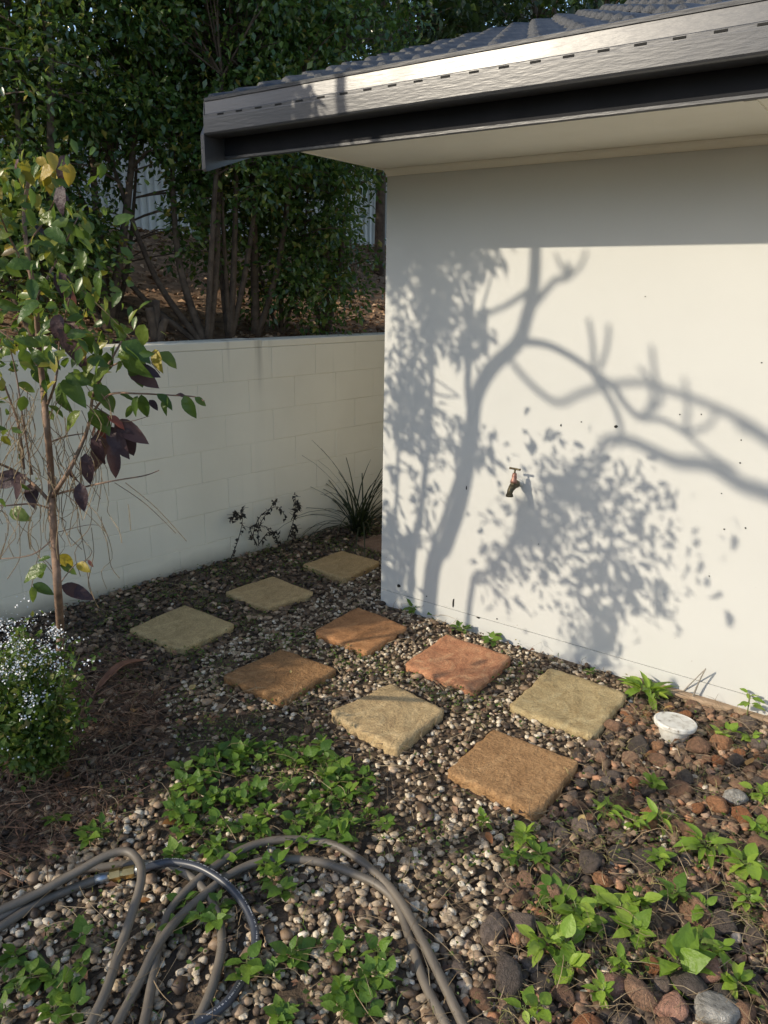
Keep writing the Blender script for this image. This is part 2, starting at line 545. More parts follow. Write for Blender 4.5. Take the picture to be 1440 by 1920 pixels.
M['hose'] = simple('grey_rubber_hose', [(.3, (0.094, 0.080, 0.065)), (.7, (0.165, 0.139, 0.109))], 12, .55, .15, .002)
M['hose_b'] = simple('blue_black_hose', [(.3, (.028, .032, .042)), (.7, (.05, .055, .068))], 12, .38, .1, .001)
M['brass'] = simple('worn_brass', [(.3, (.42, .28, .10)), (.7, (.62, .45, .2))], 30, .35, .1, .001, metal=1)
M['steel'] = simple('grey_ferrule', [(.3, (.28, .32, .36)), (.7, (.4, .43, .46))], 30, .35, .1, .001, metal=.8)
M['print'] = simple('white_print', [(.3, (.45, .45, .46)), (.7, (.6, .6, .6))], 30, .6, 0)
M['bronze'] = simple('tarnished_bronze', [(.3, (.06, .05, .03)), (.7, (.13, .105, .06))], 60, .45, .2, .001, metal=.6)
M['copper'] = simple('dull_copper', [(.3, (.24, .12, .09)), (.7, (.4, .22, .17))], 60, .5, .2, .001, metal=.5)
M['pvc'] = simple('white_pvc', [(.30, (.16, .13, .1)), (.37, (.5, .48, .43)), (.5, (.64, .63, .58)), (.7, (.72, .71, .67))], 38, .5, .1, .002)
M['fence'] = simple('pale_steel_sheet', [(.3, (.70, .70, .68)), (.7, (.78, .78, .76))], 3, .5, .05, .002)
M['darkleaf'] = leafmat('strappy_leaf', [(0, (.012, .018, .010)), (1, (.03, .04, .018))], rough=.5, trans=.1)
M['deadweed'] = island('dead_weed', [(0, (.018, .014, .011)), (1, (.05, .038, .028))], .8, bstr=0)

def paver_mat(name, c0, c1, c2, bscale, bstr):
    m, nt, b = new_mat(name)
    n = noise(nt, 7, 8, .62); n.inputs['Distortion'].default_value = 2.2
    r = ramp(nt, [(.3, c0), (.52, c1), (.75, c2)])
    nt.links.new(n.outputs[0], r.inputs[0])
    g = noise(nt, 160, 3)
    gr = ramp(nt, [(.35, (.62,) * 3), (.6, (1.05,) * 3)])
    nt.links.new(g.outputs[0], gr.inputs[0])
    nt.links.new(mixc(nt, .8, r.outputs[0], gr.outputs[0], 'MULTIPLY'), b.inputs['Base Color'])
    b.inputs['Roughness'].default_value = .8
    b.inputs['Specular IOR Level'].default_value = .3
    n2 = noise(nt, bscale, 7, .65)
    n2.inputs['Distortion'].default_value = .3
    bump(nt, b, n2.outputs[0], min(1, bstr * 1.1), .014)
    return m

# ------------------------------------------------------------------ setting: ground and raised garden bank
def hash_noise(x, y, s=1.0):
    x = x * s; y = y * s
    return (np.sin(x * 1.7 + y * 2.3) + np.sin(x * 3.1 - y * 1.9 + 1.3) * .6 + np.sin(x * 6.3 + y * 5.1 + .7) * .35 + np.sin(-x * 11.7 + y * 9.2) * .2) / 2.15

def ground_z(x, y):
    return 0.010 * hash_noise(np.asarray(x), np.asarray(y), 1.9)

def grid_sheet(name, xs, ys, zf, mat, smooth=True):
    X, Y = np.meshgrid(xs, ys)
    Z = zf(X, Y)
    V = np.stack([X, Y, Z], -1).reshape(-1, 3)
    nx, ny = len(xs), len(ys)
    i = np.arange(nx - 1)[None] + np.arange(ny - 1)[:, None] * nx
    F = np.stack([i, i + 1, i + nx + 1, i + nx], -1).reshape(-1, 4)
    return link(name, mesh_np(name, V, F, mat, smooth))

gx = np.concatenate([[-120, -60, -30, -15, -8, -5], np.arange(-3.5, 3.5, .08), [4, 6, 10, 20, 50, 120]])
gy = np.concatenate([[-120, -50, -20, -8, -3], np.arange(.2, 6.5, .08), [8, 12, 25, 60, 150]])
ground = grid_sheet('ground', gx, gy, lambda X, Y: ground_z(X, Y) * ((np.abs(X) < 3.6) & (Y > 0) & (Y < 6.6)) - .004, M['soil'])
tag(ground, kind='structure')

BD = Vector((cos(radians(47.2)), sin(radians(47.2)), 0))     # along the block wall, away from the camera
BN = Vector((BD.y, -BD.x, 0))                                 # out of its face
BB = Vector((-0.1216, 5.5375, 0))
def bw(s, w, z=0.0):
    """s along the block wall, w behind its face"""
    return BB + BD * s - BN * w + Vector((0, 0, z))
FENCE_W = 3.4
def bank_h(s, w):
    t = np.clip((np.asarray(w) - .2) / (FENCE_W - .2), 0, 1.3)
    return 1.325 + .85 * t * t * (3 - 2 * np.minimum(t, 1)) + .02 * hash_noise(np.asarray(s), np.asarray(w), 2.0)
ss = np.arange(-14, 12.01, .25); ww = np.concatenate([np.arange(.12, 4.2, .2), [5, 7, 10, 16, 30]])
S_, W_ = np.meshgrid(ss, ww)
V = np.array(BB)[None, None] + S_[..., None] * np.array(BD) - W_[..., None] * np.array(BN)
V[..., 2] = bank_h(S_, W_)
i = np.arange(len(ss) - 1)[None] + np.arange(len(ww) - 1)[:, None] * len(ss)
F = np.stack([i, i + len(ss), i + len(ss) + 1, i + 1], -1).reshape(-1, 4)
tag(link('garden_bank', mesh_np('garden_bank', V.reshape(-1, 3), F, M['mulch'], True)), kind='structure')

# ------------------------------------------------------------------ block wall
wall = empty('block_wall', bw(0, 0), radians(47.2))       # local x along wall, local y away from face
tag(wall, 'cream painted concrete block retaining wall holding up the planted garden bed', 'retaining wall')
courses = [(-.055, .145), (.145, .34), (.34, .535), (.535, .73), (.73, .93), (.93, 1.13), (1.13, 1.325)]
BL = .3735
core = MB().box(-9.0, 2.6, .0045, .19, -.06, 1.322).build('mortar_core', M['block'], wall)
bmesh_cache = {}
for ci, (z0, z1) in enumerate(courses):
    h = round(z1 - z0, 4)
    ph = -.52 if ci % 2 == 0 else -.52 + BL / 2
    k0 = -23
    for k in range(k0, 8):
        x = ph + k * BL
        if x + BL > 2.6: break
        key = h
        if key not in bmesh_cache:
            bmesh_cache[key] = mesh_py('block', *(lambda b: (b.V, b.F))(MB().box(.0007, BL - .0007, 0, .06, .0007, h - .0007, .0022)), M['block'])
        o = link('block', bmesh_cache[key], wall, (x, random.uniform(-.0012, .0012), z0))
cap = MB()
x = -9.0
while x < 2.55:
    L = random.uniform(.9, 1.5)
    cap.box(x, min(x + L, 2.6) - .001, .001 + random.uniform(-.002, .002), .2, 1.3255, 1.37 + random.uniform(-.004, .003), .004)
    x += L
cap.build('mortar_cap', M['block'], wall)

# ------------------------------------------------------------------ house
house = empty('house', CORNER, radians(-35.5))            # local x along the wall, local -y outwards
tag(house, 'cream rendered single storey house with dark tiled roof, wide eave and grey gutter', 'house')
w = MB().box(0, 6, 0, 5, .086, 2.262)
w.build('wall', M['render'], house)
MB().box(.006, 6, .008, 5, -.1, .09).build('wall_core', M['dark'], house)
# plinth below the hairline joint, slightly uneven
MB().box(.0005, 6, -.001, 4.99, -.1, .083).build('plinth', M['render'], house)
MB().box(1.42, 6, -.045, -.0015, -.1, .022, .008).build('footing', M['footing'], house)
FZ = 2.235
# soffit sheets with a butt joint
MB().box(.0, 1.715, -.6, -.001, FZ, FZ + .008).build('soffit_sheet', M['soffit'], house)
MB().box(1.720, 6, -.6, -.001, FZ, FZ + .008).build('soffit_sheet', M['soffit'], house)
MB().box(1.70, 1.735, -.598, -.03, FZ - .0035, FZ - .0005).build('joint_strip', M['soffit'], house)
MB().extrude([(-.0015, FZ - .001), (-.034, FZ - .001), (-.030, FZ - .012), (-.012, FZ - .026), (-.0015, FZ - .030)], .003, 6).build('cove_strip', M['soffit'], house)
MB().box(-.012, -.0005, -.6, -.001, FZ - .004, FZ + .05).build('end_trim', M['soffit'], house)
MB().box(-.012, 6, -.6, .0, FZ + .0085, FZ + .012).build('eave_lining', M['fascia'], house)
# fascia
MB().box(-.445, 6, -.622, -.6025, 2.2455, 2.44).build('fascia', M['fascia'], house)
MB().box(-.445, 6, -.6235, -.6025, 2.232, 2.245, .002).build('fascia_lip', M['gutter'], house)
# gutter: profile in (y,z)
gp = [(-.6235, 2.44), (-.6235, 2.335), (-.640, 2.314), (-.722, 2.314), (-.731, 2.317), (-.735, 2.323), (-.735, 2.378), (-.7345, 2.380),
      (-.7345, 2.393), (-.731, 2.396), (-.726, 2.444), (-.730, 2.446), (-.731, 2.458), (-.724, 2.462), (-.716, 2.458), (-.718, 2.40),
      (-.721, 2.326), (-.645, 2.323), (-.632, 2.343), (-.632, 2.44)]
gut = MB().extrude(gp, -.445, 6).build('gutter', M['gutter'], house)
x = -.36
while x < 2.6:
    MB().box(x, x + .036, -.7362, -.7340, 2.3842, 2.3906).build('overflow_slot', M['dark'], gut)
    x += .1105
# end cap of the gutter
MB().extrude([(-.6235, 2.44), (-.6235, 2.335), (-.640, 2.314), (-.722, 2.314), (-.735, 2.323), (-.7345, 2.39), (-.726, 2.455)], -.449, -.4455).build('end_cap', M['gutter'], gut)
# roof plane, with an unseen slab added under the tiles to stop light
RP = math.atan(.345)
def roofz(n): return 2.425 + (.70 - n) * .345
MB().extrude([(-.70, roofz(.70) - .03), (-.70, roofz(.70) - .012), (2.9, roofz(-2.9) - .012), (2.9, roofz(-2.9) - .03)], -.44, 6).build('light_block_deck', M['fascia'], house)
# barge board along the verge
MB().extrude([(-.725, 2.172), (-.735, 2.18), (-.735, 2.318), (-.70, 2.385), (2.9, roofz(-2.9) - .03), (2.9, roofz(-2.9) - .28)], -.472, -.4495).build('barge_board', M['gutter'], house)
# tiles
TW, TE, TL = .30, .32, .40
def tile_mesh():
    nx = 18
    xs = np.linspace(0, TW + .012, nx)
    V = []; F = []
    def prof(x):
        q = (x / (TW / 2)) % 1.0
        a = .030 * (0.5 - .5 * cos(2 * pi * min(1, q / .62))) if q < .62 else 0.0
        return a
    rows = [(0.0, 0.0), (.02, .003), (.14, .002), (.27, .0015), (TL, 0.0)]
    for (d, e) in rows:
        for x in xs:
            V.append((x, d, prof(x) + .020 + e + .0015 * math.sin(x * 71 + d * 37)))
    nr = len(rows)
    for j in range(nr - 1):
        for k in range(nx - 1):
            F.append((j * nx + k, j * nx + k + 1, (j + 1) * nx + k + 1, (j + 1) * nx + k))
    b = len(V)
    for x in xs: V.append((x, 0.002, prof(x) * .9))
    for k in range(nx - 1): F.append((b + k, b + k + 1, k + 1, k))
    b2 = len(V)
    for d, e in rows: V.append((0, d, .001))
    for j in range(nr - 1): F.append((b2 + j, j * nx, (j + 1) * nx, b2 + j + 1))
    b3 = len(V)
    for d, e in rows: V.append((xs[-1], d, .001))
    for j in range(nr - 1): F.append((b3 + j, b3 + j + 1, (j + 1) * nx + nx - 1, j * nx + nx - 1))
    return mesh_py('tile', V, F, M['tile'], True)
tm = tile_mesh()
roof = empty('roof_tiles'); roof.parent = house; roof.name = 'roof'
for r in range(9):
    d0 = r * TE
    n = .695 - d0 * cos(RP)
    z = roofz(n) + .004
    for k in range(13):
        o = link('tile', tm, roof, (-.475 + k * TW, -n, z))
        o.rotation_euler = (RP - .085 + random.uniform(-.006, .006), random.uniform(-.004, .004), random.uniform(-.006, .006))
# screw holes and chips on the wall
def wall_mark(px, py, name, r, mat, hgt=1.0, proud=.0012):
    u, z = uz(px, py)
    V = [(u, -.0018, z)]; n = 9
    for k in range(n):
        a = 2 * pi * k / n; q = r * random.uniform(.65, 1.2)
        V.append((u + q * cos(a), -.0015, z + q * sin(a) * hgt))
    return link(name, mesh_py(name, V, [(0, k + 1, (k + 1) % n + 1) for k in range(n)], mat), house)
for px, py, r, hg in ((1052, 797, .0035, 2.2), (1090, 791, .004, 1), (1155, 800, .009, .8), (1210, 556, .0025, 1), (1315, 777, .003, 1), (1275, 777, .003, 1),
                      (1390, 825, .003, 1), (1388, 868, .004, 1), (1358, 992, .004, 1), (875, 915, .004, 3), (1428, 680, .003, 1), (1353, 925, .003, 1), (1398, 990, .004, 1),
                      (748, 1098, .012, 1), (850, 1129, .006, 4.5), (897, 1158, .01, .6), (932, 1160, .005, 1), (800, 1118, .006, .6), (1010, 1020, .003, 1), (1330, 1080, .003, 1)):
    wall_mark(px, py, 'screw_hole' if r < .01 and hg < 2 else 'dirt_mark', r, M['dark'], hg)

# ------------------------------------------------------------------ garden tap on the house wall
u, z = uz(975, 905)
tap = empty('garden_tap', CORNER + HD * u + Vector((0, 0, z)), radians(-35.5))
tag(tap, 'small bronze garden tap with a crossbar handle on the cream house wall', 'tap')
t = MB()
t.tube([(0, .004, 0), (0, -.008, 0)], .017, 14)
t.tube([(0, -.006, 0), (0, -.03, .001)], .010, 10)
t.build('wall_flange', M['pvc'], tap, True)
t = MB()
t.tube(smooth_path([(0, -.026, .001), (0, -.045, .002), (0, -.066, .002), (0, -.080, -.002)], 4), [.013, .015, .017, .0195, .020, .020, .0195, .019, .018, .017, .016, .0155, .015], 12)
t.tube(smooth_path([(0, -.068, -.002), (-.001, -.088, -.012), (-.002, -.097, -.026), (-.002, -.0985, -.038)], 4), [.0165] * 4 + [.0145] * 4 + [.0135] * 5, 12)
t.tube([(-.002, -.0985, -.036), (-.002, -.099, -.047)], [.0165, .0180], 12)
t.build('body', M['bronze'], tap, True)
t = MB()
t.tube([(0, -.070, .012), (0, -.068, .022), (0, -.066, .03), (0, -.065, .045), (0, -.064, .058)], [.0165, .0165, .0125, .0120, .0095], 10)
t.build('bonnet', M['copper'], tap, True)
t = MB()
t.tube([(0, -.064, .055), (0, -.063, .076)], .0045, 8)
t.tube([(-.026, -.066, .079), (-.02, -.0655, .079), (0, -.063, .078), (.02, -.0605, .077), (.026, -.060, .077)], [.0062, .005, .0055, .005, .0062], 8)
t.build('handle', M['bronze'], tap, True)

# ------------------------------------------------------------------ pavers
PAV = [
 ('grey-green sandstone-look paver nearest the sapling, in shade', [(237.5,1177.6),(347.6,1131.7),(445.6,1170.6),(336,1218)], (0.336,0.253,0.120),(0.460,0.344,0.170),(0.584,0.451,0.227), 22, .5),
 ('grey-tan paver second along the block wall, in shade', [(418,1108),(512,1079),(593,1110),(498,1140)], (0.354,0.245,0.114),(0.477,0.336,0.164),(0.584,0.426,0.215), 22, .5),
 ('dull grey-tan paver farthest back, partly behind the house corner', [(564,1058),(640,1030.6),(716,1052),(646,1085)], (0.336,0.230,0.101),(0.442,0.302,0.145),(0.548,0.393,0.190), 22, .5),
 ('orange-brown smooth paver beside the house corner', [(585.6,1182),(671,1135),(768,1174),(689,1225)], (0.268,0.129,0.053),(0.415,0.205,0.089),(0.488,0.269,0.126), 20, .5),
 ('dark brown coarse paver in the middle of the path', [(413,1266),(527,1214),(637,1252),(531,1315)], (0.207,0.111,0.047),(0.354,0.193,0.084),(0.439,0.269,0.131), 60, 1.0),
 ('pink and orange mottled riven paver', [(753,1245),(835.6,1186.7),(963,1230),(889,1295.6)], (0.342,0.135,0.068),(0.488,0.234,0.121),(0.573,0.363,0.200), 14, 1.1),
 ('pale cream riven paver in the middle of the path', [(613,1333),(733,1278),(838,1329),(744,1407)], (0.342,0.234,0.121),(0.488,0.357,0.189),(0.586,0.450,0.263), 16, 1.1),
 ('olive yellow riven paver closest to the house wall', [(951,1323.6),(1031,1247.6),(1181,1300),(1115.6,1383.6)], (.28,.20,.095),(.42,.325,.17),(.50,.41,.24), 13, 1.2),
 ('brown sandy paver nearest the camera', [(833,1444),(924.5,1363.6),(1093,1426.7),(1009,1526.7)], (0.268,0.146,0.063),(0.415,0.240,0.110),(0.512,0.322,0.158), 50, .9),
]
PTOP = .034
pav_polys = []
def paver(label, corners, c0, c1, c2, bs, bst, idx):
    P = [G(x, y, PTOP) for x, y in corners]
    c = sum(P, Vector()) / 4
    o_mat = paver_mat('paver_stone_%d' % idx, c0, c1, c2, bs, bst)
    N = 26
    r2 = np.random.default_rng(100 + idx)
    ph = r2.uniform(0, 6, 8)
    V = []; F = []
    def rough(a, b):
        q = 0
        for k in range(4):
            q += math.sin(a * (5 + 4 * k) + ph[k] + 2 * math.sin(b * (3 + k) + ph[k + 4])) * math.cos(b * (4 + 3 * k) + ph[k + 3]) / (1 + .6 * k)
        return q
    for j in range(N + 1):
        for i in range(N + 1):
            a, b = i / N, j / N
            p = (P[0] * (1 - a) * (1 - b) + P[1] * a * (1 - b) + P[2] * a * b + P[3] * (1 - a) * b)
            e = min(a, 1 - a, b, 1 - b)
            # wobble the edge inward and round the corners
            inward = (c - p).normalized() if (c - p).length > 1e-6 else Vector()
            if e < 1e-6:
                ed = .003 * (1 + math.sin((a * 3 + b * 5) * 7 + ph[1]) + .7 * math.sin((a * 7 - b * 9) * 5 + ph[2]))
                corner = max(0, 1 - (min(a, 1 - a) + min(b, 1 - b)) / .05)
                p = p + inward * (ed + .016 * corner)
            zz = PTOP + (.0036 if bst > 1 else .0022) * rough(a, b) - .008 * max(0, 1 - e / .05) ** 2
            V.append((p.x - c.x, p.y - c.y, zz))
    for j in range(N):
        for i in range(N):
            k = j * (N + 1) + i
            F.append((k, k + N + 1, k + N + 2, k + 1))
    rim = [i for i in range(N + 1)] + [j * (N + 1) + N for j in range(1, N + 1)] + [N * (N + 1) + i for i in range(N - 1, -1, -1)] + [j * (N + 1) for j in range(N - 1, 0, -1)]
    b0 = len(V)
    for k in rim:
        x, y, z = V[k]; V.append((x * .992, y * .992, z - .012))
    b1 = len(V)
    for k in rim:
        x, y, z = V[k]; V.append((x, y, -.02))
    n = len(rim)
    for k in range(n):
        k2 = (k + 1) % n
        F.append((rim[k], rim[k2], b0 + k2, b0 + k)); F.append((b0 + k, b0 + k2, b1 + k2, b1 + k))
    o = link('paver', mesh_py('paver', V, F, o_mat, True), None, (c.x, c.y, 0))
    tag(o, label, 'paver', 'stepping stone pavers')
    pav_polys.append([(p.x, p.y) for p in P])
for k, a in enumerate(PAV):
    paver(*a, k)
# the tenth shows only as a sliver behind the house corner
paver('sliver of brown paver behind the house corner beside the strappy plant', [(665, 1016), (722, 998), (775, 1016), (722, 1036)], (.17, .10, .06), (.25, .155, .1), (.3, .2, .13), 22, .5, 9)

# ------------------------------------------------------------------ pebbles, stones, litter
REG_STONE = [(1085, 1415), (1190, 1310), (1440, 1345), (1600, 1345), (1700, 2300), (700, 2300), (885, 1920), (945, 1660), (1015, 1545)]
REG_LITTER = [(-400, 1180), (60, 1230), (250, 1230), (330, 1360), (250, 1520), (90, 1620), (-400, 1680)]
REG_DARK = [(-400, 1100), (180, 1115), (714, 965), (730, 1040), (640, 1090), (560, 1145), (470, 1180), (380, 1230), (330, 1300), (250, 1300), (-400, 1250)]
def house_in(X, Y, m=0.0):
    dx = X - CORNER.x; dy = Y - CORNER.y
    return (dx * HN.x + dy * HN.y < m) & (dx * HD.x + dy * HD.y > -m)
def wall_in(X, Y, m=0.0):
    return ((X - BB.x) * BN.x + (Y - BB.y) * BN.y) < m
def on_paver(X, Y, grow=1.0):
    r = np.zeros(X.shape, bool)
    for p in pav_polys:
        cx = sum(q[0] for q in p) / 4; cy = sum(q[1] for q in p) / 4
        r |= inpoly(X, Y, [(cx + (q[0] - cx) * grow, cy + (q[1] - cy) * grow) for q in p])
    return r
def cand(n, x0=-2.3, x1=2.2, y0=.9, y1=5.6):
    X = rng.uniform(x0, x1, n); Y = rng.uniform(y0, y1, n)
    ok = ~house_in(X, Y, .012) & ~wall_in(X, Y, .012)
    X, Y = X[ok], Y[ok]
    px, py = proj_np(np.stack([X, Y, np.zeros_like(X)], 1))
    return X, Y, px, py

def pebble_obj(name, X, Y, r0, r1, mat, label, cat, sub, zoff=.3, flat=.62):
    N = len(X)
    tv, tf = ico(sub)
    r = rng.uniform(r0, r1, N) ** 1.0
    sc = np.stack([r * rng.uniform(.9, 1.4, N), r * rng.uniform(.75, 1.05, N), r * rng.uniform(flat * .8, flat * 1.15, N)], 1)
    ang = rng.uniform(0, 2 * pi, N); tx = rng.normal(0, .3, N)
    ca, sa = np.cos(ang), np.sin(ang)
    Rz = np.zeros((N, 3, 3)); Rz[:, 0, 0] = ca; Rz[:, 0, 1] = sa; Rz[:, 1, 0] = -sa; Rz[:, 1, 1] = ca; Rz[:, 2, 2] = 1
    Rx = np.zeros((N, 3, 3)); Rx[:, 0, 0] = 1; Rx[:, 1, 1] = np.cos(tx); Rx[:, 1, 2] = np.sin(tx); Rx[:, 2, 1] = -np.sin(tx); Rx[:, 2, 2] = np.cos(tx)
    R = sc[:, :, None] * np.einsum('nij,njk->nik', Rx, Rz)
    P = np.stack([X, Y, ground_z(X, Y) + sc[:, 2] * rng.uniform(.1, zoff * 2 + .3, N)], 1)
    # knobbly: jitter each copy's vertices
    V, F = scatter(tv, tf, R, P)
    V = V + rng.normal(0, 1, V.shape) * np.repeat(r, len(tv))[:, None] * .10
    o = link(name, mesh_np(name, V, F, mat, True))
    tag(o, label, cat, None, 'stuff')
    return o

X, Y, px, py = cand(52000)
st = inpoly(px, py, REG_STONE); li = inpoly(px, py, REG_LITTER); dk = inpoly(px, py, REG_DARK)
op = on_paver(X, Y, 1.0)
patch = hash_noise(X, Y, 2.2)
pw = np.where(st, .20, np.where(li, .25, np.where(dk, .04, 1.0)))
# pebbles thin out in the weedy patch before the path
weedy = inpoly(px, py, [(330, 1340), (600, 1330), (740, 1440), (760, 1560), (560, 1620), (300, 1600), (260, 1450)])
pw = np.where(weedy, .4, pw) * np.where(patch < -.55, .65, 1)
keep = (rng.uniform(0, 1, len(X)) < pw) & ~op
near = Y < 2.15
pebble_obj('pebble_gravel', X[keep & near], Y[keep & near], .006, .0145, M['pebble'], 'pale rounded pebbles spread over the foreground bed', 'gravel', 2)
pebble_obj('pebble_gravel', X[keep & ~near], Y[keep & ~near], .006, .0135, M['pebble'], 'pale pebbles filling the gaps between the stepping stone pavers', 'gravel', 1)
X, Y, px, py = cand(30000)
st = inpoly(px, py, REG_STONE); li = inpoly(px, py, REG_LITTER); dk = inpoly(px, py, REG_DARK)
keep = (rng.uniform(0, 1, len(X)) < np.where(dk, .75, np.where(li, .5, np.where(st, .35, .14)))) & ~on_paver(X, Y, 1.02)
pebble_obj('dark_gravel', X[keep], Y[keep], .008, .024, M['dpebble'], 'dark brown gravel along the foot of the block wall and under the weeds', 'gravel', 1)

# larger river stones: one object each
def stone_mesh(seed):
    r = np.random.default_rng(seed)
    tv, tf = ico(3)
    d = np.full(len(tv), 1.25)
    for k in range(15):
        n = r.normal(size=3); n /= np.linalg.norm(n)
        d = np.minimum(d, r.uniform(.68, 1.0) / np.maximum(.05, tv @ n))   # cut faces
    d = d * .8 + .2
    for k in range(8):
        n = r.normal(size=3) * r.uniform(3, 9)
        d += .018 * np.sin(tv @ n + r.uniform(0, 6))
    return tv * d[:, None] * np.array([1.0, .8, .55]), tf
stone_geo = [stone_mesh(40 + k) for k in range(9)]
stone_meshes = {k: [mesh_np('river_stone', v, f, M[k], True) for v, f in stone_geo] for k in ('stone_dark', 'stone_brown', 'stone_rust', 'stone_pink', 'stone_white')}
def stone(x, y, r, mat, label, group=None, name='river_stone', sink=.25, tilt=.25):
    o = link(name, random.choice(stone_meshes[mat]))
    o.location = (x, y, float(ground_z(x, y)) + r * .55 * (1 - sink))
    o.rotation_euler = (random.gauss(0, tilt), random.gauss(0, tilt), random.uniform(0, 2 * pi))
    o.scale = (r * random.uniform(.9, 1.15), r * random.uniform(.85, 1.15), r * random.uniform(.85, 1.2))
    tag(o, label, 'stone', group)
    return o
taken = []
for px_, py_, r, mt, lb in (
    (1262, 1892, .046, 'stone_pink', 'pink flat-topped rock at the bottom edge near the right corner'),
    (1338, 1900, .052, 'stone_white', 'whitish jagged rock next to the pink rock at the bottom right'),
    (1395, 1905, .04, 'stone_brown', 'brown rock right of the whitish jagged rock'),
    (1225, 1808, .038, 'stone_rust', 'tan-orange rock behind the large heart-shaped weed leaf'),
    (1322, 1818, .046, 'stone_pink', 'long pinkish rock under the bright weeds at lower right'),
    (1205, 1868, .05, 'stone_brown', 'broad brown rock left of the pink flat-topped rock'),
    (1152, 1848, .04, 'stone_pink', 'reddish rock at the boundary of pebbles and larger stones'),
    (1290, 1845, .05, 'stone_dark', 'dark flat rock between the long pinkish rock and the pink flat-topped rock'),
    (1345, 1510, .05, 'stone_rust', 'orange rock in the sunlit stones at the right'),
    (1375, 1497, .042, 'stone_white', 'grey striped oval stone in the sunlit stones at right'),
    (1350, 1395, .044, 'stone_rust', 'orange lump of rock right of the white pipe cap'),
    (1312, 1402, .05, 'stone_brown', 'brown round stone just right of the white pipe cap'),
    (1180, 1422, .036, 'stone_brown', 'brown stone beside the right corner of the nearest paver'),
    (1160, 1600, .044, 'stone_dark', 'black angular stone in the gap below the nearest paver'),
    (1215, 1610, .048, 'stone_dark', 'charcoal flat stone left of the largest weed rosette'),
    (1105, 1615, .044, 'stone_dark', 'dark grey slab-like stone in the shaded stones'),
    (985, 1645, .03, 'stone_brown', 'brown chip of stone among white pebbles'),
    (860, 1812, .026, 'stone_dark', 'lone dark grey stone among the pale pebbles near the hose')):
    p = G(px_, py_, .02)
    stone(p.x, p.y, r, mt, lb, sink=.2, tilt=.15)
    taken.append((p.x, p.y, r))
LANDMARKS = [(1322, 1596, 'the largest weed rosette'), (1388, 1628, 'the weed with drooping leaves'), (1425, 1540, 'the right edge above the drooping weed'), (1262, 1420, 'the white pipe cap'), (1400, 1390, 'the right edge by the house wall'),
             (1060, 1530, 'the bottom corner of the nearest paver'), (1130, 1440, 'the right corner of the nearest paver'), (1132, 1560, 'the pale narrow-leaved weed'), (1235, 1560, 'the spiky-leaved weed'), (1345, 1490, 'the orange rock at right'),
             (1040, 1690, 'the tall weed at the pebble edge'), (1092, 1738, 'the dense bright weed'), (1192, 1700, 'the middle weeds of the lower right'), (1312, 1712, 'the small weed below the drooping leaves'), (1036, 1790, 'the dense bushy weed by the pebbles'),
             (1262, 1822, 'the large heart-shaped leaf'), (1338, 1900, 'the whitish jagged rock'), (1205, 1880, 'the broad brown rock at the bottom'), (1080, 1890, 'the bottom edge beside the pebbles'), (1400, 1760, 'the right edge in the lower part'), (970, 1850, 'the pebble border left of the weeds'), (1000, 1620, 'the trailing weed below the nearest paver'), (1420, 1850, 'the bottom right corner'), (1200, 1620, 'the charcoal flat stone')]
X, Y, px, py = cand(14000, 0, 2.6, .9, 3.2)
st = inpoly(px, py, REG_STONE) & ~on_paver(X, Y, 1.08)
n_st = 0
for x, y, qx, qy in zip(X[st], Y[st], px[st], py[st]):
    r = random.uniform(.019, .034) if random.random() < .65 else random.uniform(.034, .052)
    if any((x - a) ** 2 + (y - b) ** 2 < ((r + c) * .74) ** 2 for a, b, c in taken): continue
    if (x - 1.16) ** 2 + (y - 2.68) ** 2 < (.075 + r * .9) ** 2: continue
    far = qx > 1160 and qy < 1560
    v = random.random()
    mt = ('stone_rust' if v < .3 else 'stone_brown' if v < .75 else 'stone_dark') if far else ('stone_rust' if v < .05 else 'stone_brown' if v < .4 else 'stone_dark')
    near_to = min(LANDMARKS, key=lambda L: (L[0] - qx) ** 2 + (L[1] - qy) ** 2)[2]
    col = {'stone_rust': 'rust orange', 'stone_brown': 'brown', 'stone_dark': 'dark grey'}[mt]
    lb = '%s %s river stone near %s' % ('small' if r < .027 else 'medium' if r < .036 else 'large', col, near_to)
    stone(x, y, r, mt, lb, col + ' river stones')
    taken.append((x, y, r)); n_st += 1
    if n_st >= 285: break

# stone chips between the stones
X, Y, px, py = cand(26000, 0, 2.6, .9, 3.2)
k = inpoly(px, py, REG_STONE) & ~on_paver(X, Y, 1.03) & (rng.uniform(0, 1, len(X)) < .42)
M['chip'] = island('stone_chips', [(0, (0.065, 0.047, 0.036)), (.4, (0.162, 0.109, 0.071)), (.75, (0.324, 0.194, 0.121)), (.92, (0.486, 0.233, 0.121)), (1, (0.680, 0.574, 0.440))], .85, nscale=60, namt=.5)
pebble_obj('stone_chips', X[k], Y[k], .007, .02, M['chip'], 'brown stone chips and grit filling the gaps between the river stones', 'gravel', 1)
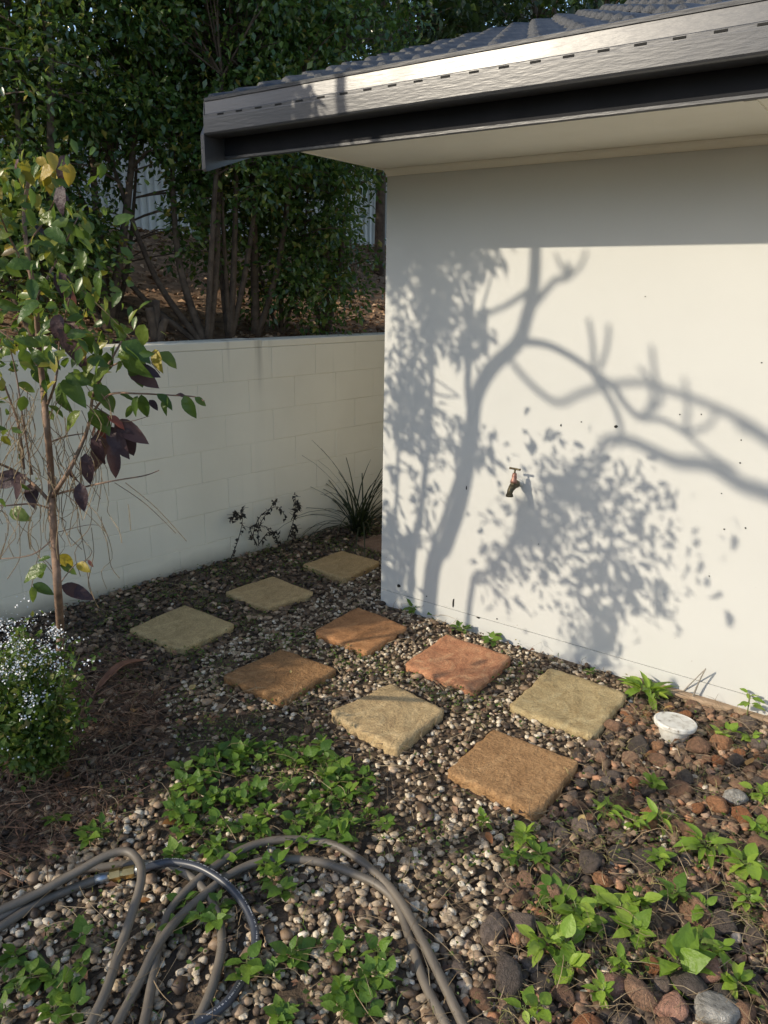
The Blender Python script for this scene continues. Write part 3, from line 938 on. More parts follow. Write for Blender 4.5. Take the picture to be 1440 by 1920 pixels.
# needle litter heap under the sapling: thin curved strips
def strips(name, X, Y, Z, L, wd, mat, label, cat, lift=.25, curve=.4, seg=3):
    N = len(X)
    a = rng.uniform(0, 2 * pi, N); el = np.abs(rng.normal(0, lift, N))
    cu = rng.normal(0, curve, N)
    pts = np.zeros((N, seg + 1, 3)); pts[:, 0] = np.stack([X, Y, Z], 1)
    for k in range(seg):
        aa = a + cu * k / seg * 2; ee = el * (1 - 1.7 * k / seg)
        pts[:, k + 1] = pts[:, k] + (L / seg)[:, None] * np.stack([np.cos(aa) * np.cos(ee), np.sin(aa) * np.cos(ee), np.sin(ee)], 1)
    pts[..., 2] = np.maximum(pts[..., 2], .004)
    side = np.stack([-np.sin(a), np.cos(a), rng.uniform(-.8, .8, N)], 1) * wd[:, None] / 2
    tp = np.linspace(1, .4, seg + 1)[None, :, None]
    V = np.stack([pts - side[:, None] * tp, pts + side[:, None] * tp], 2).reshape(-1, 3)
    k = np.arange(seg)
    f = np.stack([2 * k, 2 * k + 1, 2 * k + 3, 2 * k + 2], 1)
    F = (f[None] + (np.arange(N) * 2 * (seg + 1))[:, None, None]).reshape(-1, 4)
    o = link(name, mesh_np(name, V, F, mat))
    return tag(o, label, cat, None, 'stuff')
X, Y, px, py = cand(16000, -2.6, -.3, 1.2, 3.8)
li = inpoly(px, py, REG_LITTER)
X, Y = X[li][:5200], Y[li][:5200]
hc = G(70, 1400)
Z = .012 + .07 * np.exp(-((X - hc.x) ** 2 + (Y - hc.y) ** 2) / .12) * rng.uniform(.2, 1, len(X))
strips('needle_litter', X, Y, Z, rng.uniform(.05, .17, len(X)), rng.uniform(.0015, .004, len(X)), M['needle'], 'red-brown dry needles and shed bark heaped beneath the sapling', 'litter')
X, Y, px, py = cand(17000)
k = rng.uniform(0, 1, len(X)) < np.where(inpoly(px, py, REG_STONE), 1, .35)
k &= ~on_paver(X, Y, 1.0)
X, Y = X[k], Y[k]
strips('dry_grass_litter', X, Y, np.full(len(X), .02) + rng.uniform(0, .02, len(X)), rng.uniform(.04, .15, len(X)), rng.uniform(.001, .0025, len(X)), M['drygrass'], 'thin dry straw scattered over the stones and pebbles', 'litter', .35)
# dead-leaf crumbs on the ground
X, Y, px, py = cand(5200)
k = ~on_paver(X, Y, 1.0) & (rng.uniform(0, 1, len(X)) < np.where(inpoly(px, py, REG_DARK) | inpoly(px, py, REG_LITTER), .9, .3))
X, Y = X[k], Y[k]; N = len(X)
tv, tf = leaf_t4(.3, .1, .25)
a = rng.uniform(0, 2 * pi, N)
V, F = scatter(tv, tf, frames(np.stack([np.cos(a), np.sin(a), rng.normal(0, .25, N)], 1), np.stack([rng.normal(0, .4, N), rng.normal(0, .4, N), np.ones(N)], 1), rng.uniform(.012, .04, N)), np.stack([X, Y, rng.uniform(.012, .03, N)], 1))
tag(link('leaf_crumbs', mesh_np('leaf_crumbs', V, F, M['needle'])), 'small brown dead leaf crumbs on the shaded ground', 'litter', None, 'stuff')
# litter on the bank
N = 9000
s = rng.uniform(-4, 3.5, N); w_ = rng.uniform(.22, 4.2, N)
P = np.array(BB) + s[:, None] * np.array(BD) - w_[:, None] * np.array(BN); P[:, 2] = bank_h(s, w_) + rng.uniform(.004, .03, N)
a = rng.uniform(0, 2 * pi, N)
V, F = scatter(tv, tf, frames(np.stack([np.cos(a), np.sin(a), rng.normal(0, .3, N)], 1), np.stack([rng.normal(0, .5, N), rng.normal(0, .5, N), np.ones(N)], 1), rng.uniform(.03, .075, N)), P)
tag(link('leaf_litter', mesh_np('leaf_litter', V, F, M['litter'])), 'tan dry leaf litter covering the raised garden bed', 'litter', None, 'stuff')

# low green ground cover between pebbles (too fine to count)
COVER = [([(180, 1118), (720, 962), (730, 1040), (600, 1090), (470, 1180), (380, 1250), (250, 1290), (150, 1200)], .55), ([(380, 1210), (480, 1180), (600, 1180), (760, 1180), (700, 1270), (560, 1330), (330, 1370), (300, 1300)], .4), ([(330, 1360), (560, 1340), (700, 1440), (740, 1560), (600, 1600), (420, 1590), (310, 1560)], 1.0),
         ([(180, 1110), (440, 1060), (480, 1100), (330, 1150), (200, 1170)], .6), ([(420, 1170), (560, 1200), (480, 1260), (400, 1230)], .5),
         ([(540, 1290), (640, 1250), (700, 1200), (760, 1190), (740, 1260), (640, 1300)], .55), ([(860, 1330), (940, 1260), (1000, 1240), (960, 1320), (900, 1380)], .55),
         ([(700, 1260), (860, 1280), (900, 1320), (850, 1340)], .45), ([(100, 1500), (330, 1450), (330, 1600), (150, 1640)], .3), ([(0, 1730), (200, 1740), (260, 1920), (0, 1920)], .55),
         ([(560, 1760), (720, 1740), (740, 1920), (560, 1920)], .6), ([(640, 1580), (860, 1540), (940, 1600), (820, 1720), (700, 1700)], .3), ([(960, 1560), (1440, 1480), (1440, 1880), (1000, 1880)], .4),
         ([(280, 1620), (600, 1600), (640, 1760), (340, 1760)], .25)]
X, Y, px, py = cand(120000)
pr = np.full(len(X), .07)
for poly, d in COVER:
    pr = np.where(inpoly(px, py, poly), np.maximum(pr, d), pr)
clump = hash_noise(X, Y, 5.5) + .5 * hash_noise(Y, X, 13.)
pr = pr * np.clip(.4 + clump * 1.1, .04, 1.25)
k = (rng.uniform(0, 1, len(X)) < pr) & ~on_paver(X, Y, .985)
X, Y = X[k], Y[k]; N = len(X)
a = rng.uniform(0, 2 * pi, N)
tv8, tf8 = leaf_t8(.33, .08, .2)
V, F = scatter(*leaf_t4(.36, .08, .2), frames(np.stack([np.cos(a), np.sin(a), rng.normal(.15, .4, N)], 1), np.stack([rng.normal(0, .45, N), rng.normal(0, .45, N), np.ones(N)], 1), rng.uniform(.006, .019, N)), np.stack([X, Y, rng.uniform(.010, .035, N)], 1))
tag(link('ground_cover', mesh_np('ground_cover', V, F, M['cover'])), 'low green creeping ground cover between the pebbles and pavers', 'ground cover', None, 'stuff')
# fine grass blades
X, Y, px, py = cand(60000)
pr = np.full(len(X), .07)
for poly, d in COVER: pr = np.where(inpoly(px, py, poly), np.maximum(pr, d * .6), pr)
k = (rng.uniform(0, 1, len(X)) < pr * np.clip(.3 + hash_noise(Y, X, 6.) * 1.1, .03, 1)) & ~on_paver(X, Y, 1.0)
X, Y = X[k], Y[k]
strips('fine_grass', X, Y, np.full(len(X), .012), rng.uniform(.02, .06, len(X)), rng.uniform(.0015, .003, len(X)), M['cover'], 'short fine grass blades sprouting through the pebbles', 'grass', .8, .3)

X, Y, px, py = cand(40000, 0, 2.6, .9, 3.2)
k = inpoly(px, py, REG_STONE) & (rng.uniform(0, 1, len(X)) < np.clip(hash_noise(X, Y, 7.) * .9 - .1, 0, .5))
X, Y = X[k], Y[k]
M['straw'] = island('yellow_green_grass', [(0, (.14, .15, .035)), (.5, (.25, .23, .07)), (1, (.38, .31, .14))], .7, bstr=0)
strips('yellowing_grass', X, Y, np.full(len(X), .02), rng.uniform(.02, .055, len(X)), rng.uniform(.0012, .0026, len(X)), M['straw'], 'yellowing fine grass tufts among the river stones', 'grass', .8, .3)
# ------------------------------------------------------------------ weeds: each plant a thing, each leaf a part
def leaf_mesh(name, mat, w=.3, fold=.1, droop=.25, n=6, crinkle=0.02, heart=False):
    V = []; F = []
    for i in range(n + 1):
        x = i / n
        h = w * (math.sin(pi * min(1, x ** .8)) ** .8 if not heart else math.sin(pi * (x * .9 + .1) ** .62) ** .9)
        if i == n: h = 0.0
        if i == 0: h = .012 if not heart else w * .35
        z = -droop * x * x
        cr = crinkle * math.sin(i * 2.1)
        V += [(x, -h, z + fold * h / w * .6 + cr), (x, -h * .5, z + fold * h / w * .22 + cr * .5), (x, 0, z), (x, h * .5, z + fold * h / w * .22 - cr * .5), (x, h, z + fold * h / w * .6 - cr)]
    for i in range(n):
        for k in range(4):
            a = i * 5 + k
            F.append((a, a + 5, a + 6, a + 1))
    return mesh_py(name, V, F, mat, True)
WL = {'bright': [leaf_mesh('leaf', M['weed'], .30, .12, .3), leaf_mesh('leaf', M['weed'], .26, .08, .45, crinkle=.03), leaf_mesh('leaf', M['weed'], .33, .1, .15)],
      'dull': [leaf_mesh('leaf', M['weed_dk'], .36, .1, .2, heart=True), leaf_mesh('leaf', M['weed_dk'], .33, .08, .3)],
      'long': [leaf_mesh('leaf', M['weed'], .17, .1, .45, crinkle=.02), leaf_mesh('leaf', M['weed'], .2, .12, .6)],
      'heart': [leaf_mesh('leaf', M['weed'], .36, .1, .2, heart=True)]}
M['stem'] = simple('weed_stem', [(.3, (.08, .12, .03)), (.7, (.16, .17, .06))], 20, .6, 0)
def orient(o, d, n):
    d = Vector(d).normalized(); n = Vector(n); z = (n - d * n.dot(d))
    z = z.normalized() if z.length > 1e-5 else d.orthogonal().normalized()
    y = z.cross(d)
    o.rotation_euler = Matrix((d, y, z)).transposed().to_euler()
def weed(px_, py_, size, n, style, label, group='weeds growing through the stones', height=.04, cat='weed', name='weed_plant', leaf=.06, spread=1.0, upright=.35):
    b = G(px_, py_, .01)
    root = empty(name, (b.x, b.y, float(ground_z(b.x, b.y))), random.uniform(0, 6.28))
    tag(root, label, cat, group)
    st = MB()
    heads = []
    ns = max(1, n // 5)
    for k in range(ns):
        a = random.uniform(0, 2 * pi); r = size * .55 * random.random() if ns > 1 else 0
        tip = Vector((r * cos(a), r * sin(a), height * random.uniform(.6, 1.1)))
        st.tube(smooth_path([(0, 0, -.015), tip * .5 + Vector((0, 0, height * .1)), tip], 3), .0016, 5)
        heads.append(tip)
    for k in range(n):
        h = random.choice(heads); f = random.uniform(.55, 1.0)
        a = k * 2.4 + random.uniform(-.4, .4)
        el = random.gauss(upright, .3)
        d = Vector((cos(a) * cos(el), sin(a) * cos(el), sin(el)))
        p = Vector((h.x * f, h.y * f, h.z * f))
        L = leaf * random.uniform(.65, 1.2)
        off = d * L * .25
        st.tube([p, p + off], .0009, 4)
        o = link('leaf', random.choice(WL[style]), root, p + off)
        orient(o, d, (random.gauss(0, .3), random.gauss(0, .3), 1))
        o.scale = (L, L * random.uniform(.85, 1.15), L)
    o = link('stem', mesh_py('stem', st.V, st.F, M['stem']), root)
    return root

RIGHT = [  # px, py, size, n leaves, style, leaf len, label
 (1220, 1482, .06, 9, 'bright', .045, 'small bright weed below the white pipe cap'),
 (1132, 1532, .06, 9, 'long', .055, 'pale weed with narrow leaves beside the nearest paver'),
 (1235, 1548, .08, 13, 'long', .06, 'spiky-leaved weed left of the largest rosette'),
 (1322, 1596, .09, 16, 'long', .075, 'largest bright weed rosette on the right among dark stones'),
 (1388, 1628, .08, 10, 'bright', .07, 'weed with drooping leaves at right of the largest rosette'),
 (1422, 1572, .07, 10, 'bright', .055, 'bright weed at the right edge above the drooping one'),
 (1235, 1622, .06, 9, 'bright', .045, 'low weed beside the charcoal flat stone'),
 (1040, 1690, .09, 13, 'dull', .055, 'tall weed at the edge between pebbles and stones'),
 (1092, 1738, .10, 16, 'bright', .062, 'dense bright green weed in the lower middle right'),
 (1148, 1712, .08, 11, 'bright', .06, 'bright weed with pointed leaves right of the dense one'),
 (1192, 1700, .07, 10, 'bright', .055, 'bright weed in the middle of the lower right stones'),
 (1258, 1688, .05, 6, 'dull', .05, 'weed with dull green hairy leaf'),
 (1312, 1712, .06, 8, 'bright', .05, 'small weed below the drooping leaves at right'),
 (1036, 1782, .11, 18, 'bright', .06, 'dense bushy weed with the brightest leaves near the pebbles'),
 (1188, 1756, .05, 6, 'heart', .065, 'weed with one big folded leaf in the lower right'),
 (1262, 1822, .05, 5, 'heart', .095, 'weed with a large heart-shaped leaf at the bottom right'),
 (1320, 1796, .07, 9, 'bright', .06, 'weed with curled leaf at the lower right above the long pinkish rock'),
 (1366, 1850, .06, 7, 'bright', .05, 'sprig of weed above the whitish jagged rock'),
 (1060, 1822, .05, 6, 'heart', .06, 'two-leaved weed at the foot of the dense bushy weed'),
 (1156, 1822, .05, 8, 'bright', .035, 'small sprig of weed left of the tan-orange rock'),
 (980, 1578, .08, 12, 'bright', .05, 'weed patch at the bottom corner of the nearest paver'),
 (1012, 1612, .06, 7, 'dull', .05, 'trailing weed below the nearest paver'),
 (958, 1622, .05, 7, 'dull', .04, 'dull weed among bright white pebbles'),
 (992, 1905, .05, 6, 'bright', .045, 'weed at the bottom edge left of the stones'),
 (1120, 1885, .05, 6, 'bright', .04, 'weed at the bottom edge between pebbles and brown rock'),
 (1402, 1702, .06, 9, 'bright', .045, 'bright weed at the right edge in the lower half'),
 (1425, 1500, .06, 9, 'bright', .045, 'weed at the right edge among orange stones'),
 (1195, 1555, .05, 7, 'bright', .04, 'small weed between two narrow-leaved weeds'),
 (905, 1552, .05, 8, 'bright', .035, 'small weed left of the nearest paver bottom corner'),
]
for a in RIGHT:
    weed(a[0], a[1], a[2], a[3] + 6, a[4], a[6], leaf=a[5] * .86, height=.055)
LEFT = []
for k in range(80):
    while True:
        qx = random.uniform(300, 745); qy = random.uniform(1375, 1600)
        if inpoly(np.array([qx]), np.array([qy]), [(340, 1400), (560, 1375), (690, 1450), (745, 1560), (600, 1590), (420, 1585), (300, 1580)])[0]: break
    LEFT.append((qx, qy))
for qx, qy in LEFT:
    weed(qx, qy, .05, random.randint(6, 10), 'dull', 'round-leaved green weed %s of the green patch between hose and pavers' % (('at the back ' if qy < 1455 else 'in the middle ' if qy < 1525 else 'at the front ') + ('left' if qx < 420 else 'centre' if qx < 560 else 'right')), 'round-leaved weeds of the green patch', leaf=random.uniform(.028, .048), height=.04)
for (x0, x1, y0, y1, n, lb, gr) in (
    (0, 170, 1760, 1915, 12, 'dark green weed in the bottom left corner by the hose', 'weeds in the bottom left corner'),
    (610, 735, 1790, 1915, 12, 'bright green weed inside the right hose loop at the bottom', 'weeds inside the right hose loop'),
    (285, 420, 1690, 1760, 6, 'green weed between the crossing hose strands', 'weeds between the hose strands'),
    (440, 560, 1790, 1915, 8, 'green weed beside the printed blue-black hose', 'weeds beside the printed hose'),
    (490, 545, 1620, 1720, 5, 'green weed under the arching grey hose', 'weeds under the arching hose'),
    (100, 200, 1530, 1600, 4, 'small weed at the edge of the needle litter', 'weeds at the needle litter'),
    (320, 520, 1590, 1640, 8, 'low green weed just behind the hose', 'weeds just behind the hose')):
    for k in range(n):
        wx, wy = random.uniform(x0, x1), random.uniform(y0, y1)
        lb2 = lb + ', ' + ('back ' if wy < (y0 + y1) / 2 else 'front ') + ('left' if wx < x0 + (x1 - x0) / 3 else 'middle' if wx < x0 + (x1 - x0) * .67 else 'right') + ' one'
        weed(wx, wy, .05, random.randint(5, 9), 'dull', lb2, gr, leaf=random.uniform(.03, .05), height=.045)
for qx, qy, n, L, stl, lb, hgt in (
    (775, 1148, 14, .045, 'dull', 'leafy weed at the foot of the house corner', .04),
    (812, 1152, 9, .04, 'dull', 'smaller weed right of the one at the house corner', .03),
    (868, 1182, 12, .04, 'dull', 'weed against the house wall above the mottled paver', .035),
    (930, 1202, 10, .04, 'dull', 'weed against the house wall right of the mottled paver', .035),
    (1105, 1262, 8, .03, 'dull', 'weed behind the olive yellow paver', .02),
    (1215, 1302, 26, .085, 'long', 'lush bright rosette of strap leaves beside the olive yellow paver', .03),
    (1400, 1345, 10, .045, 'bright', 'upright leafy sprig against the house wall at right', .12),
    (1352, 1382, 18, .04, 'heart', 'bushy round-leaved weed right of the white pipe cap', .05),
    (1405, 1392, 14, .035, 'bright', 'weed at the right edge below the upright sprig', .04)):
    weed(qx, qy, .06, n, stl, lb, 'weeds along the house wall', leaf=L, height=hgt, upright=.6 if stl == 'long' else .35)

# ------------------------------------------------------------------ hose
hose = empty('garden_hose', G(380, 1760))
tag(hose, 'coiled grey rubber pressure hose lying over the pebbles and weeds', 'hose')
hinv = Vector(hose.location)
def hose_path(pts):
    return smooth_path([G(x, y, z) - hinv for x, y, z in pts], 8)
HR = .0125
def hpart(name, pts, mat, r=HR):
    return MB().tube(hose_path(pts), r, 12).build(name, mat, hose, True)
hpart('hose_loop', [(-160, 1785, .02), (-60, 1735, .03), (0, 1707, .035), (70, 1675, .045), (140, 1637, .06), (200, 1604, .08), (238, 1597, .085), (260, 1615, .085), (265, 1648, .08), (250, 1705, .06), (225, 1780, .04), (200, 1855, .03), (170, 1920, .024), (130, 2010, .02), (60, 2130, .02)], M['hose'])
hpart('hose_loop', [(-160, 1815, .018), (-60, 1765, .018), (0, 1738, .018), (65, 1697, .018), (125, 1670, .018), (175, 1651, .018), (198, 1645, .018)], M['hose'])
pb = hpart('printed_hose', [(268, 1628, .03), (290, 1622, .036), (322, 1617, .042), (370, 1625, .05), (415, 1650, .05), (450, 1685, .044), (472, 1725, .036), (479, 1760, .03), (472, 1805, .022), (450, 1845, .02), (420, 1885, .02), (370, 1918, .02), (330, 1945, .02), (260, 2010, .02)], M['hose_b'], .0118)
# small pale print marks along the top of the printed hose
pp = hose_path([(268, 1628, .03), (290, 1622, .036), (322, 1617, .042), (370, 1625, .05), (415, 1650, .05), (450, 1685, .044), (472, 1725, .036), (479, 1760, .03), (472, 1805, .022), (450, 1845, .02), (420, 1885, .02), (370, 1918, .02)])
mk = MB()
for i in range(4, len(pp) - 2):
    a, b = pp[i], pp[i + 1]
    d = (b - a).normalized(); sd = d.cross(Vector((0, 0, 1))).normalized()
    L = (b - a).length
    for q in range(3):
        if random.random() < .4: continue
        c = a + (b - a) * (q / 3 + .1)
        e = c + d * L * random.uniform(.1, .22)
        up = Vector((0, 0, .0118)) * .95 + sd * -.0035 * 1
        w2 = sd * .0018
        V = [c + up * 1.02 - w2, e + up * 1.02 - w2, e + up * 1.02 + w2 + Vector((0, 0, .0006)), c + up * 1.02 + w2 + Vector((0, 0, .0006))]
        mk.add(V, [(0, 1, 2, 3)])
link('print_marks', mesh_py('print_marks', mk.V, mk.F, M['print']), pb)
hpart('hose_loop', [(-160, 1800, .018), (0, 1722, .02), (70, 1678, .02), (140, 1636, .02), (200, 1625, .02), (260, 1620, .022), (320, 1626, .024), (362, 1648, .026), (395, 1685, .026), (412, 1730, .024), (415, 1780, .022), (400, 1845, .02), (380, 1895, .018), (366, 1922, .018), (330, 1985, .018)], M['hose'])
hpart('hose_loop', [(160, 2040, .018), (220, 1920, .02), (260, 1845, .022), (290, 1782, .03), (330, 1727, .035), (380, 1680, .035), (430, 1641, .034), (480, 1618, .034), (540, 1611, .03), (600, 1617, .028), (660, 1637, .026), (712, 1662, .024), (745, 1697, .022), (772, 1770, .02), (795, 1840, .02), (835, 1920, .02), (890, 2030, .018)], M['hose'])
hpart('hose_loop', [(235, 2060, .018), (270, 1920, .018), (282, 1860, .018), (298, 1768, .018), (320, 1706, .02), (360, 1660, .03), (400, 1627, .036), (450, 1595, .034), (500, 1578, .03), (550, 1574, .026), (600, 1578, .024), (640, 1590, .024), (680, 1617, .024), (720, 1652, .03), (752, 1692, .034), (785, 1750, .034), (820, 1820, .03), (868, 1920, .024), (930, 2040, .018)], M['hose'])
a = G(178, 1650, .018) - hinv; b = G(206, 1643, .019) - hinv
MB().tube([a, b], .0145, 12).build('ferrule', M['steel'], hose, True)
c = G(206, 1643, .019) - hinv; d = G(252, 1633, .024) - hinv
cp = MB()
cp.tube([c, c.lerp(d, .42)], .0185, 6); cp.tube([c.lerp(d, .42), c.lerp(d, .56)], .0135, 12); cp.tube([c.lerp(d, .56), d], .0175, 6)
cp.build('brass_coupling', M['brass'], hose)
e = G(280, 1624, .032) - hinv
MB().tube([d, e], .0142, 12).build('ferrule', M['steel'], hose, True)

# ------------------------------------------------------------------ small things on the ground
p = G(1262, 1382)
pc = empty('pipe_cap', (p.x, p.y, 0), .4)
pc.rotation_euler = (radians(-4), radians(5), .4)
tag(pc, 'white plastic drain pipe cap sticking up from the stones by the house', 'pipe cap')
MB().lathe([(.056, -.03), (.060, .050), (.062, .053)], 28).build('pipe', M['pvc'], pc, True)
MB().lathe([(.064, .045), (.078, .0495), (.081, .055), (.082, .066), (.080, .070), (.074, .072), (.072, .0705)], 32).build('cap', M['pvc'], pc)
# forked dry stick against the wall
st = empty('forked_stick', G(1296, 1312)); o0 = Vector(st.location)
tag(st, 'grey forked dry stick standing against the house wall', 'stick')
q = on_plane(1323, 1254, CORNER + HN * .05, HN)
MB().tube(smooth_path([Vector((0, 0, -.01)), (q - o0) * .5 + Vector((0, 0, .008)), q - o0], 4), [.004] * 4 + [.003] * 5, 6).build('prong', M['pale_bark'], st)
g2 = G(1277, 1300); MB().tube([g2 - o0, (q - o0)], [.003, .002], 6).build('prong', M['pale_bark'], st)
# curled dead leaf sheath under the sapling
def curl(name, pts, wd, mat, label, cat):
    pth = smooth_path(pts, 5); V = []; F = []; n = len(pth)
    for i, p in enumerate(pth):
        t = (pth[min(i + 1, n - 1)] - pth[max(i - 1, 0)]).normalized()
        s = t.cross(Vector((0, 0, 1))).normalized()
        w2 = wd * math.sin(pi * (i + .35) / (n - .3)) ** .7
        for k in range(5):
            a = (k - 2) / 2
            V.append(p + s * w2 * a + Vector((0, 0, w2 * .7 * a * a)))
    for i in range(n - 1):
        for k in range(4): F.append((i * 5 + k, i * 5 + 5 + k, i * 5 + 6 + k, i * 5 + k + 1))
    o = link(name, mesh_py(name, [v - pth[0] for v in V], F, mat, True), None, pth[0])
    m = o.modifiers.new('thick', 'SOLIDIFY'); m.thickness = .003
    return tag(o, label, cat)
M['sheath'] = simple('dead_sheath', [(.3, (.13, .055, .03)), (.7, (.27, .13, .075))], 20, .6, .3, .003)
curl('dead_leaf', [G(180, 1298, .02), G(205, 1270, .035), G(232, 1248, .05), G(275, 1238, .03)], .022, M['sheath'], 'long red-brown curled dead leaf lying behind the needle litter', 'leaf')
FL = [leaf_mesh('fallen_leaf', M['fallen'], .28, .15, .25), leaf_mesh('fallen_leaf', M['fallen'], .34, .2, -.2)]
for px_, py_, L, lb in ((303, 1546, .07, 'yellowish curled fallen leaf behind the hose'), (354, 1292, .035, 'orange fallen leaf left of the dark brown paver'), (911, 1560, .04, 'rust fallen leaf on pebbles near the nearest paver'),
                        (262, 1690, .03, 'orange fallen leaf beside the upright hose loop'), (288, 1730, .035, 'tan fallen leaf between hose strands'), (250, 1335, .06, 'pinkish dead leaf on the dark ground in front of the sapling'),
                        (318, 1500, .03, 'orange fallen leaf on the pebbles at left of the green patch'), (130, 1455, .04, 'orange-brown fallen leaf in the needle litter'), (160, 1740, .03, 'tan fallen leaf inside the left hose loop'),
                        (545, 1262, .02, 'small dark leaf lying on the dark brown paver'), (1262, 1325, .04, 'orange fallen leaf by the forked stick'), (695, 1190, .02, 'tiny fallen leaf lying on the orange-brown paver'),
                        (1400, 1435, .05, 'orange fallen leaf among sunlit stones at the right edge'), (1085, 1540, .03, 'brown fallen leaf beside the narrow-leaved pale weed')):
    g = G(px_, py_, .045 if 'paver' in lb and 'lying' in lb else .035)
    o = link('fallen_leaf', random.choice(FL), None, g)
    orient(o, (random.uniform(-1, 1), random.uniform(-1, 1), random.uniform(-.15, .15)), (random.gauss(0, .3), random.gauss(0, .3), 1))
    o.scale = (L, L, L)
    tag(o, lb, 'leaf', 'fallen leaves')

# strappy plant, and dead weeds along the block wall
def strappy(px_, py_, label):
    b = G(px_, py_); root = empty('strappy_plant', b)
    tag(root, label, 'plant')
    blades = []
    for k in range(80):
        a = random.uniform(0, 2 * pi); L = random.uniform(.4, .85); el = random.uniform(.7, 1.45)
        blades.append((a, L, el))
    for (tx, ty) in ((650, 878), (668, 905), (687, 900), (583, 985), (592, 930), (612, 922)):
        pass
    for a, L, el in blades:
        pts = []; p = Vector((random.gauss(0, .02), random.gauss(0, .02), 0)); e = el
        for s_ in range(8):
            pts.append(p.copy())
            p = p + Vector((cos(a) * cos(e), sin(a) * cos(e), sin(e))) * L / 7
            e -= random.uniform(.1, .30) * (1.7 - el) * 1.5 + .03
        V = []; F = []
        sd = Vector((-sin(a), cos(a), 0))
        for i, q in enumerate(pts):
            w2 = .0055 * (1 - (i / 7) ** 2) + .0006
            V += [q - sd * w2, q + Vector((0, 0, -.002)), q + sd * w2]
        for i in range(7):
            F += [(i * 3, i * 3 + 1, i * 3 + 4, i * 3 + 3), (i * 3 + 1, i * 3 + 2, i * 3 + 5, i * 3 + 4)]
        link('blade', mesh_py('blade', V, F, M['darkleaf'], True), root)
    return root
strappy(672, 1003, 'dark strappy plant with arching blades in the corner by the block wall')
def dead_weed(paths, base, label, name='dead_weed', mat='deadweed', twigs=4, r=.0034):
    b = base; root = empty(name, b); tag(root, label, 'weed', 'dead weeds along the block wall')
    for pth in paths:
        pl = [on_plane(x, y, BB + BN * .06, BN) - b + BN * random.uniform(0, .03) for x, y in pth]
        sp = smooth_path(pl, 5); m = MB().tube(sp, [r * (1 - .6 * i / len(sp)) for i in range(len(sp))], 5)
        for k in range(twigs * 2):
            q = random.choice(sp[2:]); d = Vector((random.gauss(0, 1), random.gauss(0, .5), random.gauss(-.2, 1))).normalized()
            m.tube([q, q + d * random.uniform(.015, .05)], [r * .5, r * .25], 4)
        m.build('stem', M[mat], root)
        N = 22
        idx = [random.choice(sp[2:]) for _ in range(N)]
        D = rng.normal(size=(N, 3)); D[:, 2] -= .8
        V, F = scatter(*leaf_t4(.3, .2, .3), frames(D, rng.normal(size=(N, 3)), rng.uniform(.018, .04, N)), np.array([tuple(q) for q in idx]))
        tag(link('withered_leaves', mesh_np('withered_leaves', V, F, M[mat]), root), kind='stuff')
    return root
b = G(432, 1048)
dead_weed([[(432, 1048), (440, 1015), (450, 980), (452, 952)], [(450, 975), (442, 960), (432, 975)]], b, 'single dark withered weed stem against the block wall')
b = G(478, 1022)
dead_weed([[(478, 1022), (470, 1000), (485, 965), (520, 950), (535, 972)], [(480, 1022), (482, 985), (508, 945), (512, 940)], [(482, 1022), (500, 995), (515, 1008), (518, 1018)], [(478, 1020), (468, 990), (490, 985), (516, 1000)]], b, 'tangled arching dead weed against the block wall', twigs=6)
b = G(535, 1012)
dead_weed([[(535, 1012), (545, 975), (550, 945), (549, 922)], [(538, 1005), (552, 985), (553, 1005)], [(545, 975), (553, 950), (555, 938)]], b, 'upright dead weed between the tangled one and the strappy plant', twigs=6)

# ------------------------------------------------------------------ sapling at the left
sb = G(110, 1425)
sap = empty('sapling', sb)
tag(sap, 'slender young tree with large green, yellow and purple leaves at the left edge', 'sapling')
def S(px_, py_, dy=0.0):
    return on_plane(px_, py_, sb + Vector((0, dy, 0)), Vector((0, -1, 0))) - sb
def sbranch(name, pts, r0, r1, dy=None):
    pl = []
    for i, p in enumerate(pts):
        pl.append(S(p[0], p[1], (p[2] if len(p) > 2 else 0) + (random.gauss(0, .04) if 0 < i else 0)))
    sp = smooth_path(pl, 5); n = len(sp)
    MB().tube(sp, [r0 + (r1 - r0) * i / (n - 1) for i in range(n)], 8).build(name, M['sap_bark'], sap, True)
    return sp
trunk = sbranch('trunk', [(108, 1432), (110, 1330), (112, 1240), (113, 1180), (108, 1100), (103, 1030), (98, 950), (95, 880), (88, 800), (80, 720), (72, 640), (66, 560), (52, 480), (45, 400), (55, 330)], .0165, .0055)
branches = [trunk]
